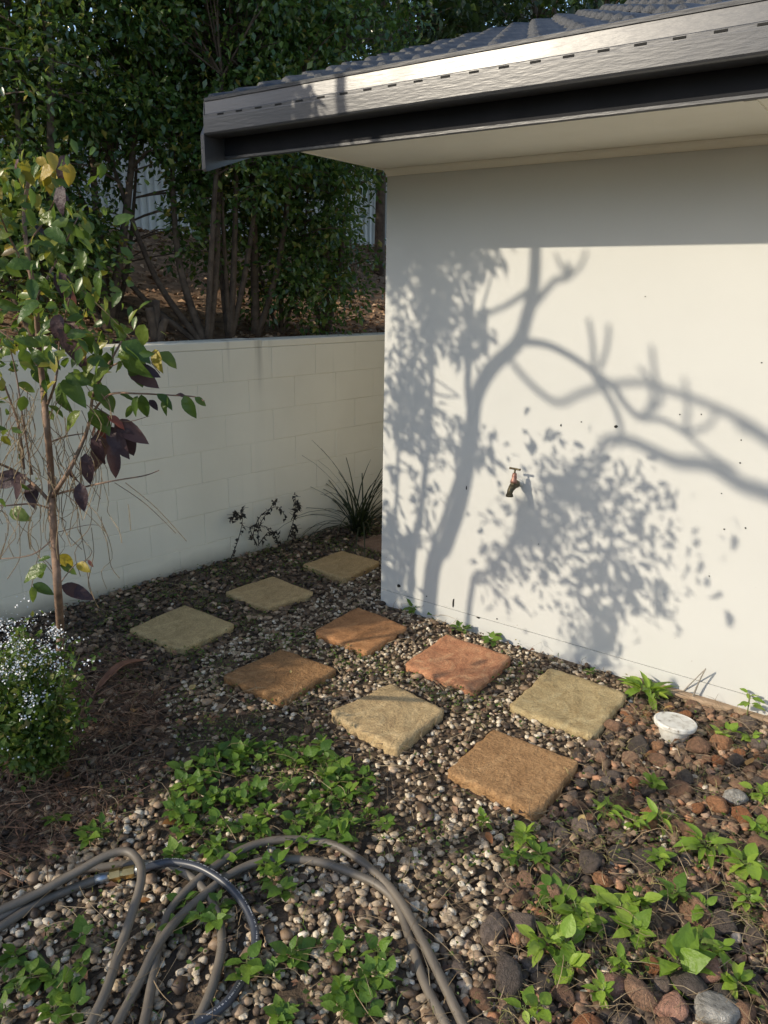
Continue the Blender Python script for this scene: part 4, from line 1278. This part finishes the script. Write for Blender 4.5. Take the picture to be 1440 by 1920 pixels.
for pts, r0, r1 in (
    ([(98, 930), (125, 890), (150, 840), (168, 790), (175, 740), (200, 690), (228, 640, .05)], .010, .004),
    ([(172, 775), (205, 740), (260, 738), (320, 741), (365, 744), (383, 752)], .005, .002),
    ([(100, 928), (150, 915), (210, 902), (270, 892), (298, 882)], .005, .0018),
    ([(92, 830), (125, 818), (165, 812)], .004, .002),
    ([(84, 770), (100, 730), (108, 690), (112, 640), (130, 560, -.1)], .006, .003),
    ([(97, 945), (70, 915), (40, 890), (0, 870), (-60, 850)], .008, .004),
    ([(98, 955), (60, 945), (0, 948), (-60, 940)], .005, .002),
    ([(45, 880), (35, 800), (15, 740), (-5, 690)], .006, .003),
    ([(60, 890), (45, 800), (30, 700), (10, 620)], .005, .002),
    ([(75, 690), (40, 650), (0, 620), (-50, 580)], .005, .003),
    ([(66, 560), (100, 500, .1), (130, 440, .15), (150, 400, .2)], .005, .002),
    ([(60, 520), (20, 450), (-10, 380), (-40, 330)], .005, .002),
    ([(50, 460), (85, 410), (110, 350), (100, 300)], .004, .002),
    ([(200, 690), (250, 670), (300, 660)], .004, .0015), ([(175, 760), (230, 790), (280, 780)], .003, .001),
    ([(100, 1010), (60, 1040), (0, 1048), (-50, 1050)], .003, .0015), ([(106, 1085), (90, 1055), (70, 1045)], .0025, .0012),
    ([(108, 1100), (140, 1060), (165, 1050)], .0025, .0012), ([(100, 1000), (160, 985), (185, 985)], .002, .001)):
    branches.append(sbranch('branch', pts, r0 * .78, r1 * .78))
# fine hanging dry twigs
tw = MB()
for k in range(95):
    x = min(190, random.gauss(85, 70)); y = random.uniform(720, 1000)
    pts = [(x, y)]
    for q in range(4):
        x += random.gauss(0, 14); y += random.uniform(18, 50); pts.append((x, y))
    tw.tube(smooth_path([S(a, b_, random.uniform(-.08, .08)) for a, b_ in pts], 3), .0013, 4)
for x0, y0, x1, y1 in ((235, 905, 350, 1015), (215, 905, 330, 1000), (240, 945, 245, 995), (60, 880, 200, 1000), (300, 700, 150, 540)):
    tw.tube(smooth_path([S(x0, y0), S((x0 + x1) / 2, (y0 + y1) / 2 - 8), S(x1, y1)], 4), .0013, 4)
tag(tw.build('dry_twigs', M['drygrass'], sap), kind='stuff')
SL = {k: [leaf_mesh('leaf', M[k], .24, .12, .3, 7), leaf_mesh('leaf', M[k], .28, .06, .5, 7, .03)] for k in ('leaf_sap_g', 'leaf_sap_y', 'leaf_sap_p', 'leaf_sap_r')}
def sleaf(px_, py_, dx, dy, Lpx, k, depth=None):
    p = S(px_, py_, random.gauss(0, .05) if depth is None else depth)
    d = RT * dx - UPV * dy + FW * random.gauss(0, .35) * math.hypot(dx, dy)
    L = Lpx * .92 * 2.6 / FPX
    o = link('leaf', random.choice(SL['leaf_sap_' + k]), sap, p)
    nn = Vector((random.gauss(0, .5), -1 + random.gauss(0, .5), .9 + random.gauss(0, .4)))
    orient(o, d, nn)
    o.scale = (L, L * random.uniform(.85, 1.2), L)
for a in ((205, 800, .45, .8, 70, 'p'), (185, 805, .2, 1, 85, 'p'), (215, 790, .8, .5, 75, 'p'), (228, 800, .3, 1, 60, 'p'), (180, 815, -.1, 1, 60, 'p'), (205, 835, .25, 1, 65, 'p'),
          (150, 905, .1, 1, 55, 'p'), (130, 872, .1, 1, 50, 'p'), (160, 850, .1, 1, 60, 'p'), (50, 890, -.7, .7, 65, 'p'), (40, 890, -.9, .35, 60, 'p'), (60, 905, .2, 1, 50, 'p'), (20, 955, .9, .4, 45, 'g'),
          (150, 770, -.6, .6, 50, 'g'), (180, 768, .6, .7, 60, 'g'), (172, 765, .2, .9, 50, 'g'), (190, 790, .2, .7, 45, 'r'), (200, 780, .6, .3, 40, 'r'), (180, 800, -.4, .6, 40, 'r'),
          (105, 715, -.7, .5, 50, 'y'), (110, 718, .2, 1, 62, 'g'), (118, 712, .75, .65, 70, 'g'), (145, 700, .8, .4, 60, 'g'), (175, 720, .6, .6, 60, 'g'), (165, 735, .9, .4, 40, 'g'), (205, 738, .1, 1, 35, 'g'),
          (225, 740, .9, .2, 40, 'g'), (265, 740, .1, .9, 45, 'g'), (258, 742, -.3, .8, 40, 'g'), (295, 738, .8, .6, 42, 'g'), (312, 742, -.2, .8, 35, 'g'), (345, 742, .4, .9, 45, 'g'), (365, 745, .8, .5, 25, 'g'), (330, 740, .9, .1, 30, 'p'),
          (245, 760, -.2, .9, 25, 'g'), (280, 750, .6, .6, 25, 'p'), (225, 650, .5, .8, 75, 'g'), (230, 640, .9, .4, 60, 'g'), (250, 668, .3, .9, 55, 'g'), (290, 655, .2, 1, 45, 'y'), (300, 660, .8, .5, 40, 'g'), (205, 690, -.7, .3, 45, 'g'),
          (200, 660, -.2, 1, 45, 'g'), (180, 665, -.5, .8, 50, 'g'), (240, 690, .9, .4, 60, 'p'), (255, 690, .9, .2, 45, 'p'),
          (120, 595, .35, 1, 95, 'p'), (110, 510, .4, .9, 60, 'p'), (135, 620, .1, 1, 75, 'p'), (120, 540, .4, .7, 40, 'r'), (90, 760, .7, .3, 40, 'g'),
          (108, 1042, .7, .6, 45, 'y'), (112, 1060, .9, .3, 40, 'g'), (145, 1056, .9, .4, 34, 'y'), (165, 1050, .5, .7, 18, 'r'), (88, 1060, -.9, .4, 52, 'g'), (70, 1065, .4, .9, 28, 'g'), (62, 1095, .9, .4, 45, 'g'), (60, 1100, .3, .9, 30, 'g'),
          (120, 1100, .95, .25, 62, 'p'), (115, 1098, .8, .4, 55, 'p'), (95, 1045, -.9, .1, 25, 'g')):
    sleaf(*a)
# the upper crown, denser, running out of the frame to the left
for k in range(225):
    cx, cy, sx, sy, kk = random.choice(((60, 330, 40, 35, 'y'), (30, 360, 45, 45, 'y'), (90, 320, 25, 20, 'y'), (30, 470, 60, 50, 'g'), (110, 420, 55, 45, 'g'), (60, 560, 70, 45, 'g'), (130, 500, 45, 45, 'g'), (30, 650, 50, 45, 'g'), (-60, 450, 55, 90, 'g'), (-70, 600, 55, 80, 'g'), (80, 640, 60, 40, 'g'), (160, 620, 55, 40, 'g')))
    x, y = random.gauss(cx, sx), random.gauss(cy, sy)
    if random.random() < .18: kk = random.choice('gyp')
    a = random.gauss(.9, .7)
    sleaf(x, y, cos(a) * random.choice((-1, 1)), sin(a), random.uniform(22, 48) * (.78 if kk == 'y' else 1), kk, random.gauss(0, .16))

# small leaves filling the crown
N = 560
cs = np.array([(60, 330, 45, 40), (30, 400, 60, 60), (110, 430, 60, 50), (60, 560, 80, 60), (130, 520, 55, 55), (30, 650, 60, 45), (-60, 480, 60, 110), (-70, 620, 60, 90), (90, 640, 60, 40), (170, 630, 50, 35), (-40, 780, 60, 70)])
pk = cs[rng.integers(0, len(cs), N)]
Pf = np.array([tuple(S(a[0] + rng.normal() * a[2], a[1] + rng.normal() * a[3], rng.normal() * .17)) for a in pk])
V, F = scatter(*leaf_t8(.24), frames(rng.normal(size=(N, 3)) + np.array([0, 0, -.5]), rng.normal(size=(N, 3)) * .6 + np.array([0, -.5, 1]), rng.uniform(.022, .06, N)), Pf)
M['leaf_fill'] = leafmat('sapling_small_leaf', [(0, (.05, .10, .02)), (.5, (.10, .155, .03)), (.8, (.2, .21, .035)), (.95, (.32, .26, .04)), (1, (.08, .045, .04))], rough=.32, trans=.35)
tag(link('small_leaves', mesh_np('small_leaves', V, F, M['leaf_fill']), sap), kind='stuff')
# white-flowered bush at the foot of the sapling
fb = G(85, 1455)
bush = empty('flowering_bush', fb)
tag(bush, 'low green bush covered in tiny white flowers at the left edge', 'bush')
m = MB(); tips = []
for k in range(48):
    a = random.uniform(0, 2 * pi); r = random.uniform(.02, .27); h = random.uniform(.18, .58)
    q = Vector((r * cos(a) - .06, r * sin(a) * .8, h))
    m.tube(smooth_path([(random.gauss(0, .04), random.gauss(0, .04), -.01), (q.x * .5, q.y * .5, q.z * .6), q], 3), .0018, 4)
    tips.append(q)
tag(m.build('stems', M['stem'], bush), kind='stuff')
T = np.array([tuple(t_) for t_ in tips])
N = 6500
idx = rng.integers(0, len(T), N); f = rng.uniform(.2, 1.02, N)[:, None]
P = T[idx] * f + rng.normal(0, .03, (N, 3)); P[:, 2] = np.maximum(P[:, 2], .01)
D = rng.normal(size=(N, 3)); D[:, 2] += .2
V, F = scatter(*leaf_t4(.3), frames(D, rng.normal(size=(N, 3)) + np.array([0, 0, 1.2]), rng.uniform(.012, .036, N)), P)
tag(link('foliage', mesh_np('foliage', V, F, M['cover']), bush), kind='stuff')
N = 2600
top = np.array([t_ for t_ in T if t_[2] > .33]); idx = rng.integers(0, len(top), N)
cen = top[rng.integers(0, len(top), 130)] + rng.normal(0, 1, (130, 3)) * np.array([.05, .05, .03]) + np.array([0, 0, .02])
P = cen[rng.integers(0, 130, N)] + rng.normal(0, 1, (N, 3)) * np.array([.014, .014, .009])
q = rng.uniform(0, 1, N) < .12; P[q] = (T[rng.integers(0, len(T), q.sum())] * rng.uniform(.5, 1, (q.sum(), 1))) + rng.normal(0, .03, (q.sum(), 3))
V, F = scatter(*leaf_t4(.42, .1, .05), frames(rng.normal(size=(N, 3)), rng.normal(size=(N, 3)) + np.array([0, -.5, 1]), rng.uniform(.005, .0105, N)), P)
tag(link('flowers', mesh_np('flowers', V, F, M['flower']), bush), kind='stuff')

# ------------------------------------------------------------------ trees and shrubs on the raised bed
def tree(name, base, stems, clumps, label, group, leaf=(.03, .062), per=84, mat='leaf_bg', clump_r=.2, cat='tree', bark='bark', tmpl=None, trunk_r=.03, down=.25, twig=True, trunk_name='trunk'):
    """stems: list of point lists (world); clumps: (N,3) world centres"""
    root = empty(name, base); base = Vector(base)
    tag(root, label, cat, group)
    allp = []
    for pts, r0, r1 in stems:
        sp = smooth_path([Vector(p) - base for p in pts], 5); n = len(sp)
        MB().tube(sp, [r0 + (r1 - r0) * i / (n - 1) for i in range(n)], 7).build(trunk_name, M[bark], root, True)
        allp += sp[n // 3:]
    C = np.asarray(clumps)
    if len(C) and cat == 'tree' and name != 'sky_block_tree':      # the gap in the foliage where the pale fence shows
        qx, qy = proj_np(C)
        gap = inpoly(qx, qy, [(105, 300), (215, 300), (215, 400), (105, 400)]) | inpoly(qx, qy, [(210, 285), (350, 285), (345, 455), (180, 460)]) | inpoly(qx, qy, [(300, 540), (470, 540), (470, 650), (280, 650)]) | inpoly(qx, qy, [(650, 350), (715, 350), (715, 460), (650, 460)])
        C = C[~gap | (rng.uniform(0, 1, len(C)) < .10)]
    C = C - np.array(base)
    if len(C) == 0: return root
    A = np.array([tuple(p) for p in allp])
    if twig:
        m = MB()
        for c in C:
            d = np.linalg.norm(A - c, axis=1) + np.maximum(0, A[:, 2] - c[2]) * 1.5
            q = Vector(A[int(np.argmin(d))]); c_ = Vector(c)
            mid = q.lerp(c_, .5) + Vector((random.gauss(0, .05), random.gauss(0, .05), .04))
            m.tube(smooth_path([q, mid, c_], 2), [.007, .006, .005, .004, .003], 4, False)
        tag(m.build('limbs', M[bark], root), kind='stuff')
    N = len(C) * per
    cc = np.repeat(C, per, 0)
    off = rng.normal(size=(N, 3)); off *= (rng.uniform(0, 1, N) ** .45 / np.linalg.norm(off, axis=1))[:, None] * clump_r
    off[:, 2] *= .75
    P = cc + off
    D = off / clump_r + rng.normal(0, .5, (N, 3)); D[:, 2] -= down
    Nn = rng.normal(0, .8, (N, 3)) + off / clump_r * .35; Nn[:, 2] += .8
    V, F = scatter(*(tmpl or leaf_t4()), frames(D, Nn, rng.uniform(leaf[0], leaf[1], N)), P)
    o = link('crown', mesh_np('crown', V, F, M[mat]), root)
    tag(o, kind='stuff')
    return root

def blob(c, r, n, hollow=.25):
    """clump centres in an uneven ellipsoid"""
    q = rng.normal(size=(n, 3)); q /= np.linalg.norm(q, axis=1, keepdims=True)
    rad = rng.uniform(hollow, 1, n) ** .6
    bumps = 1 + .18 * np.sin(q[:, 0] * 5 + c[0]) + .18 * np.sin(q[:, 2] * 6 + c[1]) + .12 * np.sin(q[:, 1] * 7)
    return np.array(c) + q * (rad * bumps)[:, None] * np.array(r)

def bank_pt(s, w): return bw(s, w, float(bank_h(s, w)) - .03)
# s of a photo column on the wall top
def s_at(px_):
    p = on_plane(px_, 636, BB, BN); return (p - BB).dot(BD)

GRP = 'evergreen shrubs on the raised bed'
def shrub(px_, w, tops, clumps, label, r0=.03, name='evergreen_shrub', **k):
    b = bank_pt(s_at(px_), w)
    st = []
    for (dx, dy, h, bend) in tops:
        st.append(([b, b + Vector((dx * .35 + bend, dy * .35, h * .4)), b + Vector((dx, dy, h))], r0 * random.uniform(.7, 1.1), r0 * .35))
    C = np.concatenate([blob((b.x + c[0], b.y + c[1], b.z + c[2]), c[3], c[4]) for c in clumps])
    return tree(name, b, st, C, label, GRP, **k)
shrub(455, .38, [(-.55, .1, 1.1, -.12), (-.2, .2, 1.4, -.1), (.15, .1, 1.6, 0), (-.85, .25, 1.0, -.2), (.05, .4, 1.7, .05)],
      [(-.65, .2, 1.15, (.75, .55, .55), 70), (-.1, .25, 1.75, (.85, .6, .8), 110), (-1.05, .1, .85, (.5, .45, .38), 36)], 'many-stemmed evergreen with stems leaning left above the middle of the block wall', .032)
shrub(510, .45, [(.1, .1, 1.7, .02), (-.12, .3, 1.5, -.02), (.25, .3, 1.6, .05), (-.02, .0, 1.3, 0)], [(.1, .2, 2.0, (.6, .55, .85), 90), (.0, .1, 1.15, (.45, .4, .3), 26)], 'evergreen with a cluster of pale straight stems behind the middle of the block wall', .026)
shrub(568, .5, [(.03, .05, 2.2, 0), (.3, .1, 1.5, .08)], [(.1, .2, 1.5, (.6, .5, .55), 64), (.2, .3, 2.4, (.8, .7, .8), 90)], 'evergreen with a single dark upright trunk near the house', .036)
shrub(690, .45, [(.05, .1, 1.9, 0), (.2, .2, 1.6, .05), (-.25, .2, 1.3, -.05)], [(.0, .1, .95, (.55, .45, .5), 56), (.1, .2, 1.9, (.8, .6, .8), 90)], 'dense evergreen reaching behind the house corner', .03)
shrub(330, .8, [(-.1, .3, 1.8, 0), (-.5, .2, 1.6, -.1), (.3, .3, 1.9, .05)], [(-.2, .3, 1.7, (.9, .6, .8), 100), (-.4, .0, .75, (.6, .5, .32), 30), (.2, .2, 2.5, (.9, .7, .7), 80)], 'wide evergreen left of the leaning stems', .035)
shrub(180, .7, [(-.1, .3, 1.9, 0), (-.4, .1, 1.5, -.1), (.2, .2, 2.0, .05)], [(-.1, .2, 1.9, (.85, .6, .8), 90), (-.2, .0, .7, (.7, .45, .4), 40), (.25, .0, .45, (.4, .35, .25), 20)], 'evergreen behind the sapling with foliage down to the wall top', .035)
shrub(30, .8, [(-.1, .3, 2.0, 0), (.3, .1, 1.7, .1)], [(0, .2, 1.9, (.8, .6, .9), 90), (-.1, .0, .8, (.6, .45, .45), 26)], 'evergreen at the left edge of the picture behind the wall', .035)
shrub(375, 1.0, [(-.1, .1, .9, 0), (.2, .1, 1.0, .05), (-.3, .2, .9, -.05)], [(.0, .0, .75, (.75, .45, .32), 66), (-.45, .0, .45, (.45, .35, .25), 26)], 'low evergreen with dense dark leaves left of the leaning stems', .022)
shrub(625, .55, [(.0, .1, .9, 0), (.2, .1, 1.0, .05), (-.2, .1, .8, -.05)], [(.0, .0, .75, (.6, .4, .5), 66), (.2, .0, .25, (.4, .3, .18), 18)], 'low evergreen filling the space between the dark trunk and the house corner', .02)
# pruned stump
b = bank_pt(s_at(345), .3)
stp = empty('pruned_stump', b); tag(stp, 'short pruned stump with two cut stems above the block wall', 'stump')
for d in ((-.03, 0, .26), (.06, .02, .20), (.0, .05, .3)):
    MB().tube(smooth_path([(0, 0, -.02), (d[0] * .4, d[1] * .4, d[2] * .5), d], 4), [.03, .029, .028, .027, .026, .025, .025, .024, .024], 8).build('stem', M['bark'], stp, True)
# taller trees further back, by the fence
def back_tree(s, w, h, r, n, label, mat='leaf_far', leaf=(.06, .12), z0=.9, per=55, cr=.32, group='tall trees behind the hedge'):
    b = bank_pt(s, w)
    st = []
    for k in range(3):
        a = random.uniform(0, 6.28)
        st.append(([b, b + Vector((.1 * cos(a), .1 * sin(a), h * .4)), b + Vector((r * .5 * cos(a), r * .5 * sin(a), h * .85))], .06, .02))
    C = blob((b.x, b.y, b.z + z0 + (h - z0) / 2), (r, r, (h - z0) / 2 * 1.05), n, .3)
    tree('tall_tree', b, st, C, label, group, leaf, per, mat, cr, trunk_r=.06)
back_tree(-2.7, 4.5, 4.2, 1.1, 110, 'tall dark tree behind the sapling', z0=1.3, group='tall trees behind the hedge')
back_tree(-1.4, 4.5, 4.6, 1.2, 150, 'tall dark tree above the pale fence at left', z0=1.5)
back_tree(.4, 2.6, 4.4, 1.3, 160, 'tall dark tree above the gutter end', z0=1.3)
back_tree(2.2, 2.0, 4.6, 1.4, 160, 'tall dark tree rising behind the roof verge', z0=1.2)
back_tree(3.9, .9, 5.0, 1.5, 160, 'tall dark tree rising behind the roof tiles', z0=1.2)
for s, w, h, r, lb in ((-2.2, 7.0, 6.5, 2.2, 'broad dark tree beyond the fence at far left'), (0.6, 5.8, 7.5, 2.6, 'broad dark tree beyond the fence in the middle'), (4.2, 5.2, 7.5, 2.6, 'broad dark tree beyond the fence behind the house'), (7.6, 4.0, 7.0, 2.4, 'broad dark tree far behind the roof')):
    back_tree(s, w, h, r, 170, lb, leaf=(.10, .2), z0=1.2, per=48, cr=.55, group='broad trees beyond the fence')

# ------------------------------------------------------------------ fence: pale ribbed steel sheets
fence = empty('steel_fence', bw(0, FENCE_W), radians(47.2))
tag(fence, 'pale grey ribbed steel sheet fence behind the garden shrubs', 'fence')
fz0 = 2.08; fz1 = 3.65
SHW = .765
def sheet():
    prof = []
    n = 9; p = SHW / n
    for k in range(n):
        x = k * p
        prof += [(x, 0), (x + p * .52, 0), (x + p * .62, -.028), (x + p * .90, -.028)]
    prof.append((SHW, 0))
    V = [(x, y, z) for z in (fz0, fz1) for x, y in prof]; m_ = len(prof)
    return mesh_py('sheet', V, [(i, i + 1, i + 1 + m_, i + m_) for i in range(m_ - 1)], M['fence'])
sm_ = sheet()
x = -6.2
while x < 6:
    link('sheet', sm_, fence, (x, 0, 0)); x += SHW + .001
MB().box(-6.2, 6, -.035, .02, fz1, fz1 + .035).build('top_rail', M['fence'], fence)
for k in range(6):
    MB().box(-6.2 + k * 2.37, -6.14 + k * 2.37, .012, .06, fz0 - .2, fz1).build('post', M['fence'], fence)

# ------------------------------------------------------------------ garden plants left of the frame whose shadows fall on the house wall and ground
def cpath(pts, t0, t1=None):
    n = len(pts); t1 = t0 if t1 is None else t1
    return [caster(x, y, t0 + (t1 - t0) * i / max(1, n - 1)) for i, (x, y) in enumerate(pts)]
def to_bank(p):
    v = p - BB; s = v.dot(BD); w_ = max(.3, -v.dot(BN))
    return bank_pt(s, w_)
def to_foot(p):
    return to_bank(p) if -(p - BB).dot(BN) > .1 else Vector((p.x, p.y, -.02))
def limb_tree(name, base, limbs, label, cat, bark='pale_bark', group=None):
    base = Vector(base); root = empty(name, base); tag(root, label, cat, group)
    for i, (pts, r0, r1) in enumerate(limbs):
        sp = smooth_path([p - base for p in pts], 6); n = len(sp)
        MB().tube(sp, [r0 + (r1 - r0) * k / (n - 1) for k in range(n)], 9).build('trunk' if i == 0 else 'branch', M[bark], root, True)
    return root
tr = cpath([(806, 1110), (835, 1020), (862, 940), (880, 850), (886, 790), (894, 740), (922, 690), (970, 643), (987, 595), (1000, 540), (1004, 470), (1000, 380), (1010, 300)], 2.35, 2.7)
base = to_foot(tr[0])
F1 = [([base] + tr, .042, .020),
      (cpath([(972, 641), (1020, 645), (1065, 665), (1110, 695), (1150, 725), (1170, 755), (1200, 783), (1240, 787), (1285, 812)], 2.54, 3.31), .017, .011),
      (cpath([(1108, 695), (1135, 735), (1155, 770), (1164, 805), (1160, 835)], 2.85, 3.39), .014, .010),
      (cpath([(986, 592), (1010, 562), (1040, 527), (1064, 520), (1066, 497)], 2.58, 2.93), .014, .012),
      (cpath([(1064, 520), (1052, 500), (1043, 478)], 2.93, 3.08), .009, .006), (cpath([(1066, 520), (1088, 500), (1100, 470)], 2.93, 3.16), .009, .006),
      (cpath([(992, 545), (950, 572), (905, 592)], 2.54, 2.85), .013, .009),
      (cpath([(884, 790), (876, 730), (878, 660), (880, 600), (860, 540), (840, 500)], 2.39, 2.31), .016, .008),
      (cpath([(1112, 697), (1112, 650), (1104, 600)], 2.89, 3.23), .011, .008), (cpath([(1125, 690), (1138, 650), (1142, 610)], 2.93, 3.23), .010, .008),
      (cpath([(1195, 783), (1218, 765), (1222, 720), (1200, 690)], 3.08, 3.46), .012, .008), (cpath([(1222, 770), (1240, 745), (1228, 700), (1222, 650)], 3.16, 3.54), .012, .008),
      (cpath([(1283, 812), (1290, 770), (1284, 710)], 3.31, 3.62), .011, .007), (cpath([(1283, 812), (1325, 800), (1345, 770)], 3.31, 3.62), .011, .007), (cpath([(1285, 812), (1330, 850), (1380, 880)], 3.31, 3.77), .010, .007),
      (cpath([(835, 1020), (850, 960), (872, 880)], 2.39, 2.39), .02, .016)]
limb_tree('bare_tree', base, F1, 'bare grey tree with stubby curved branches on the raised bed, left of the picture', 'tree')
tr = cpath([(1640, 1060), (1540, 975), (1440, 925), (1390, 908), (1330, 872), (1270, 866), (1225, 846), (1180, 826), (1138, 826), (1122, 858), (1108, 895)], 4.3, 3.5)
base = to_foot(tr[0])
F2 = [([base] + tr, .040, .014), (cpath([(960, 680), (1000, 725), (1045, 755), (1090, 738), (1140, 722), (1200, 716)], 4.0, 3.8), .014, .014), (cpath([(1200, 716), (1330, 760), (1450, 830), (1540, 975)], 3.8, 4.25), .014, .02),
      (cpath([(1385, 800), (1420, 815), (1470, 850)], 4.2, 4.1), .014, .02)]
limb_tree('bare_tree', base, F2, 'second bare tree with long drooping branches further left on the raised bed', 'tree')

def cast_leaves(base, stems, pts, label, leaf, mat='leaf_cast', spread=.05, per=10, name='garden_shrub', cat='shrub', down=.5):
    return tree(name, base, stems, np.array([tuple(p) for p in pts]), label, 'shrubs on the bed left of the picture', leaf, per, mat, spread, cat=cat, tmpl=leaf_t8(.2), down=down, twig=True)
def along(pts, n, sx, sy, t0, t1):
    out = []
    for k in range(n):
        i = random.uniform(0, len(pts) - 1.001); j = int(i); f = i - j
        x = pts[j][0] * (1 - f) + pts[j + 1][0] * f + random.gauss(0, sx); y = pts[j][1] * (1 - f) + pts[j + 1][1] * f + random.gauss(0, sy)
        out.append(caster(x, y, random.uniform(t0, t1)))
    return out
# narrow-leaved shrub: shadow at the left end of the wall
ax1 = [(760, 470), (800, 520), (815, 600), (790, 680), (800, 740), (745, 640), (740, 720), (760, 800), (735, 860)]
def to_ground(p): return Vector((p.x, p.y, -.02))
c0 = cpath([(770, 1100), (790, 950), (805, 800), (810, 640), (800, 480), (800, 400)], 2.1)
base = to_ground(c0[0])
pts = along([(740, 475), (800, 500), (850, 480), (900, 475)], 34, 16, 18, 1.9, 2.3) + along([(775, 520), (815, 580), (800, 640)], 26, 18, 24, 1.9, 2.3) + along([(860, 590), (890, 610), (880, 680)], 13, 16, 18, 1.9, 2.3) \
    + along([(735, 660), (775, 700), (740, 770), (800, 760)], 32, 20, 25, 1.8, 2.3) + along([(730, 820), (790, 800), (830, 840)], 15, 25, 22, 1.8, 2.3) + along([(890, 820), (905, 850)], 6, 10, 18, 1.9, 2.3) + along([(740, 900), (730, 1000), (770, 980)], 11, 22, 30, 1.8, 2.2) + along([(800, 1000), (790, 900)], 5, 16, 20, 1.8, 2.2) \
    + along([(730, 440), (790, 420), (850, 415), (920, 425)], 95, 22, 26, 1.9, 2.3) + along([(725, 1050), (745, 1090)], 16, 22, 26, 1.8, 2.2)
cast_leaves(base, [([base] + c0, .022, .006), ([base] + cpath([(740, 1080), (745, 900), (750, 700), (745, 520)], 2.1), .014, .005), ([base] + cpath([(800, 1090), (835, 960), (870, 840), (885, 640)], 2.15), .014, .006)], pts, 'tall narrow-leaved shrub standing just left of the picture by the block wall', (.045, .085), per=9, spread=.07)
c1 = cpath([(880, 1135), (920, 1070), (980, 990), (1040, 930), (1085, 880), (1110, 850)], 2.5)
base = to_ground(c1[0])
pts = along([(905, 1095), (960, 1015), (1020, 950), (1085, 880)], 40, 20, 20, 2.3, 2.7) + along([(1060, 930), (1100, 860), (1080, 1000)], 10, 24, 24, 2.3, 2.7)
cast_leaves(base, [([base] + c1, .016, .005)], pts, 'leaning leafy shrub standing left of the picture near the sapling', (.05, .09), per=5, spread=.075)
# low hedge along the wall top that shades the near ground
HEDGE = [(-2.55, 3.05, 1.78), (-3.0, 2.55, 1.8), (-3.55, 1.95, 2.15), (-4.0, 1.45, 2.1), (-4.5, .85, 2.25), (-5.1, .1, 2.5), (-5.6, -.4, 2.9), (-6.1, -1.0, 3.1), (-6.7, -1.6, 3.1), (-7.3, -2.2, 3.1)]
for k, (x, y, top) in enumerate(HEDGE):
    v = Vector((x, y, 0)) - BB; s = v.dot(BD)
    b = bank_pt(s, .55)
    h = top - b.z
    C = blob((b.x, b.y, b.z + h * .55), (.5, .5, h * .5), 27, .15)
    st = [([b, b + Vector((random.uniform(-.15, .15), random.uniform(-.15, .15), h * .7))], .02, .008) for q in range(3)]
    tree('hedge_shrub', b, st, C, 'round evergreen hedge shrub on the raised bed, out of the picture at left', 'hedge shrubs out of the picture', (.05, .1), 32, 'leaf_cast', .17, cat='shrub', tmpl=leaf_t4())

# ------------------------------------------------------------------ unseen tree row, added to keep bright low sky out of the gutter's sheen
SH = Vector((SUND.x, SUND.y, 0)).normalized()
SP = Vector((-SH.y, SH.x, 0))
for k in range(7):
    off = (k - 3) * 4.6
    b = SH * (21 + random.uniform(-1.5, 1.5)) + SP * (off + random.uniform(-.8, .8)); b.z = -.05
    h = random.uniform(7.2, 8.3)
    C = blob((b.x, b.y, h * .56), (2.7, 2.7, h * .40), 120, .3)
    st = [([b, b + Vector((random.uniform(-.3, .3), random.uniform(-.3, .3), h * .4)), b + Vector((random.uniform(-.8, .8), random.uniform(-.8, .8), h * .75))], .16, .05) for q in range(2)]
    tree('sky_block_tree', b, st, C, 'added bushy tree that blocks bright low sky far out of the picture at left', 'added sky-blocking trees out of the picture', (.22, .4), 26, 'leaf_far', .8, cat='tree')
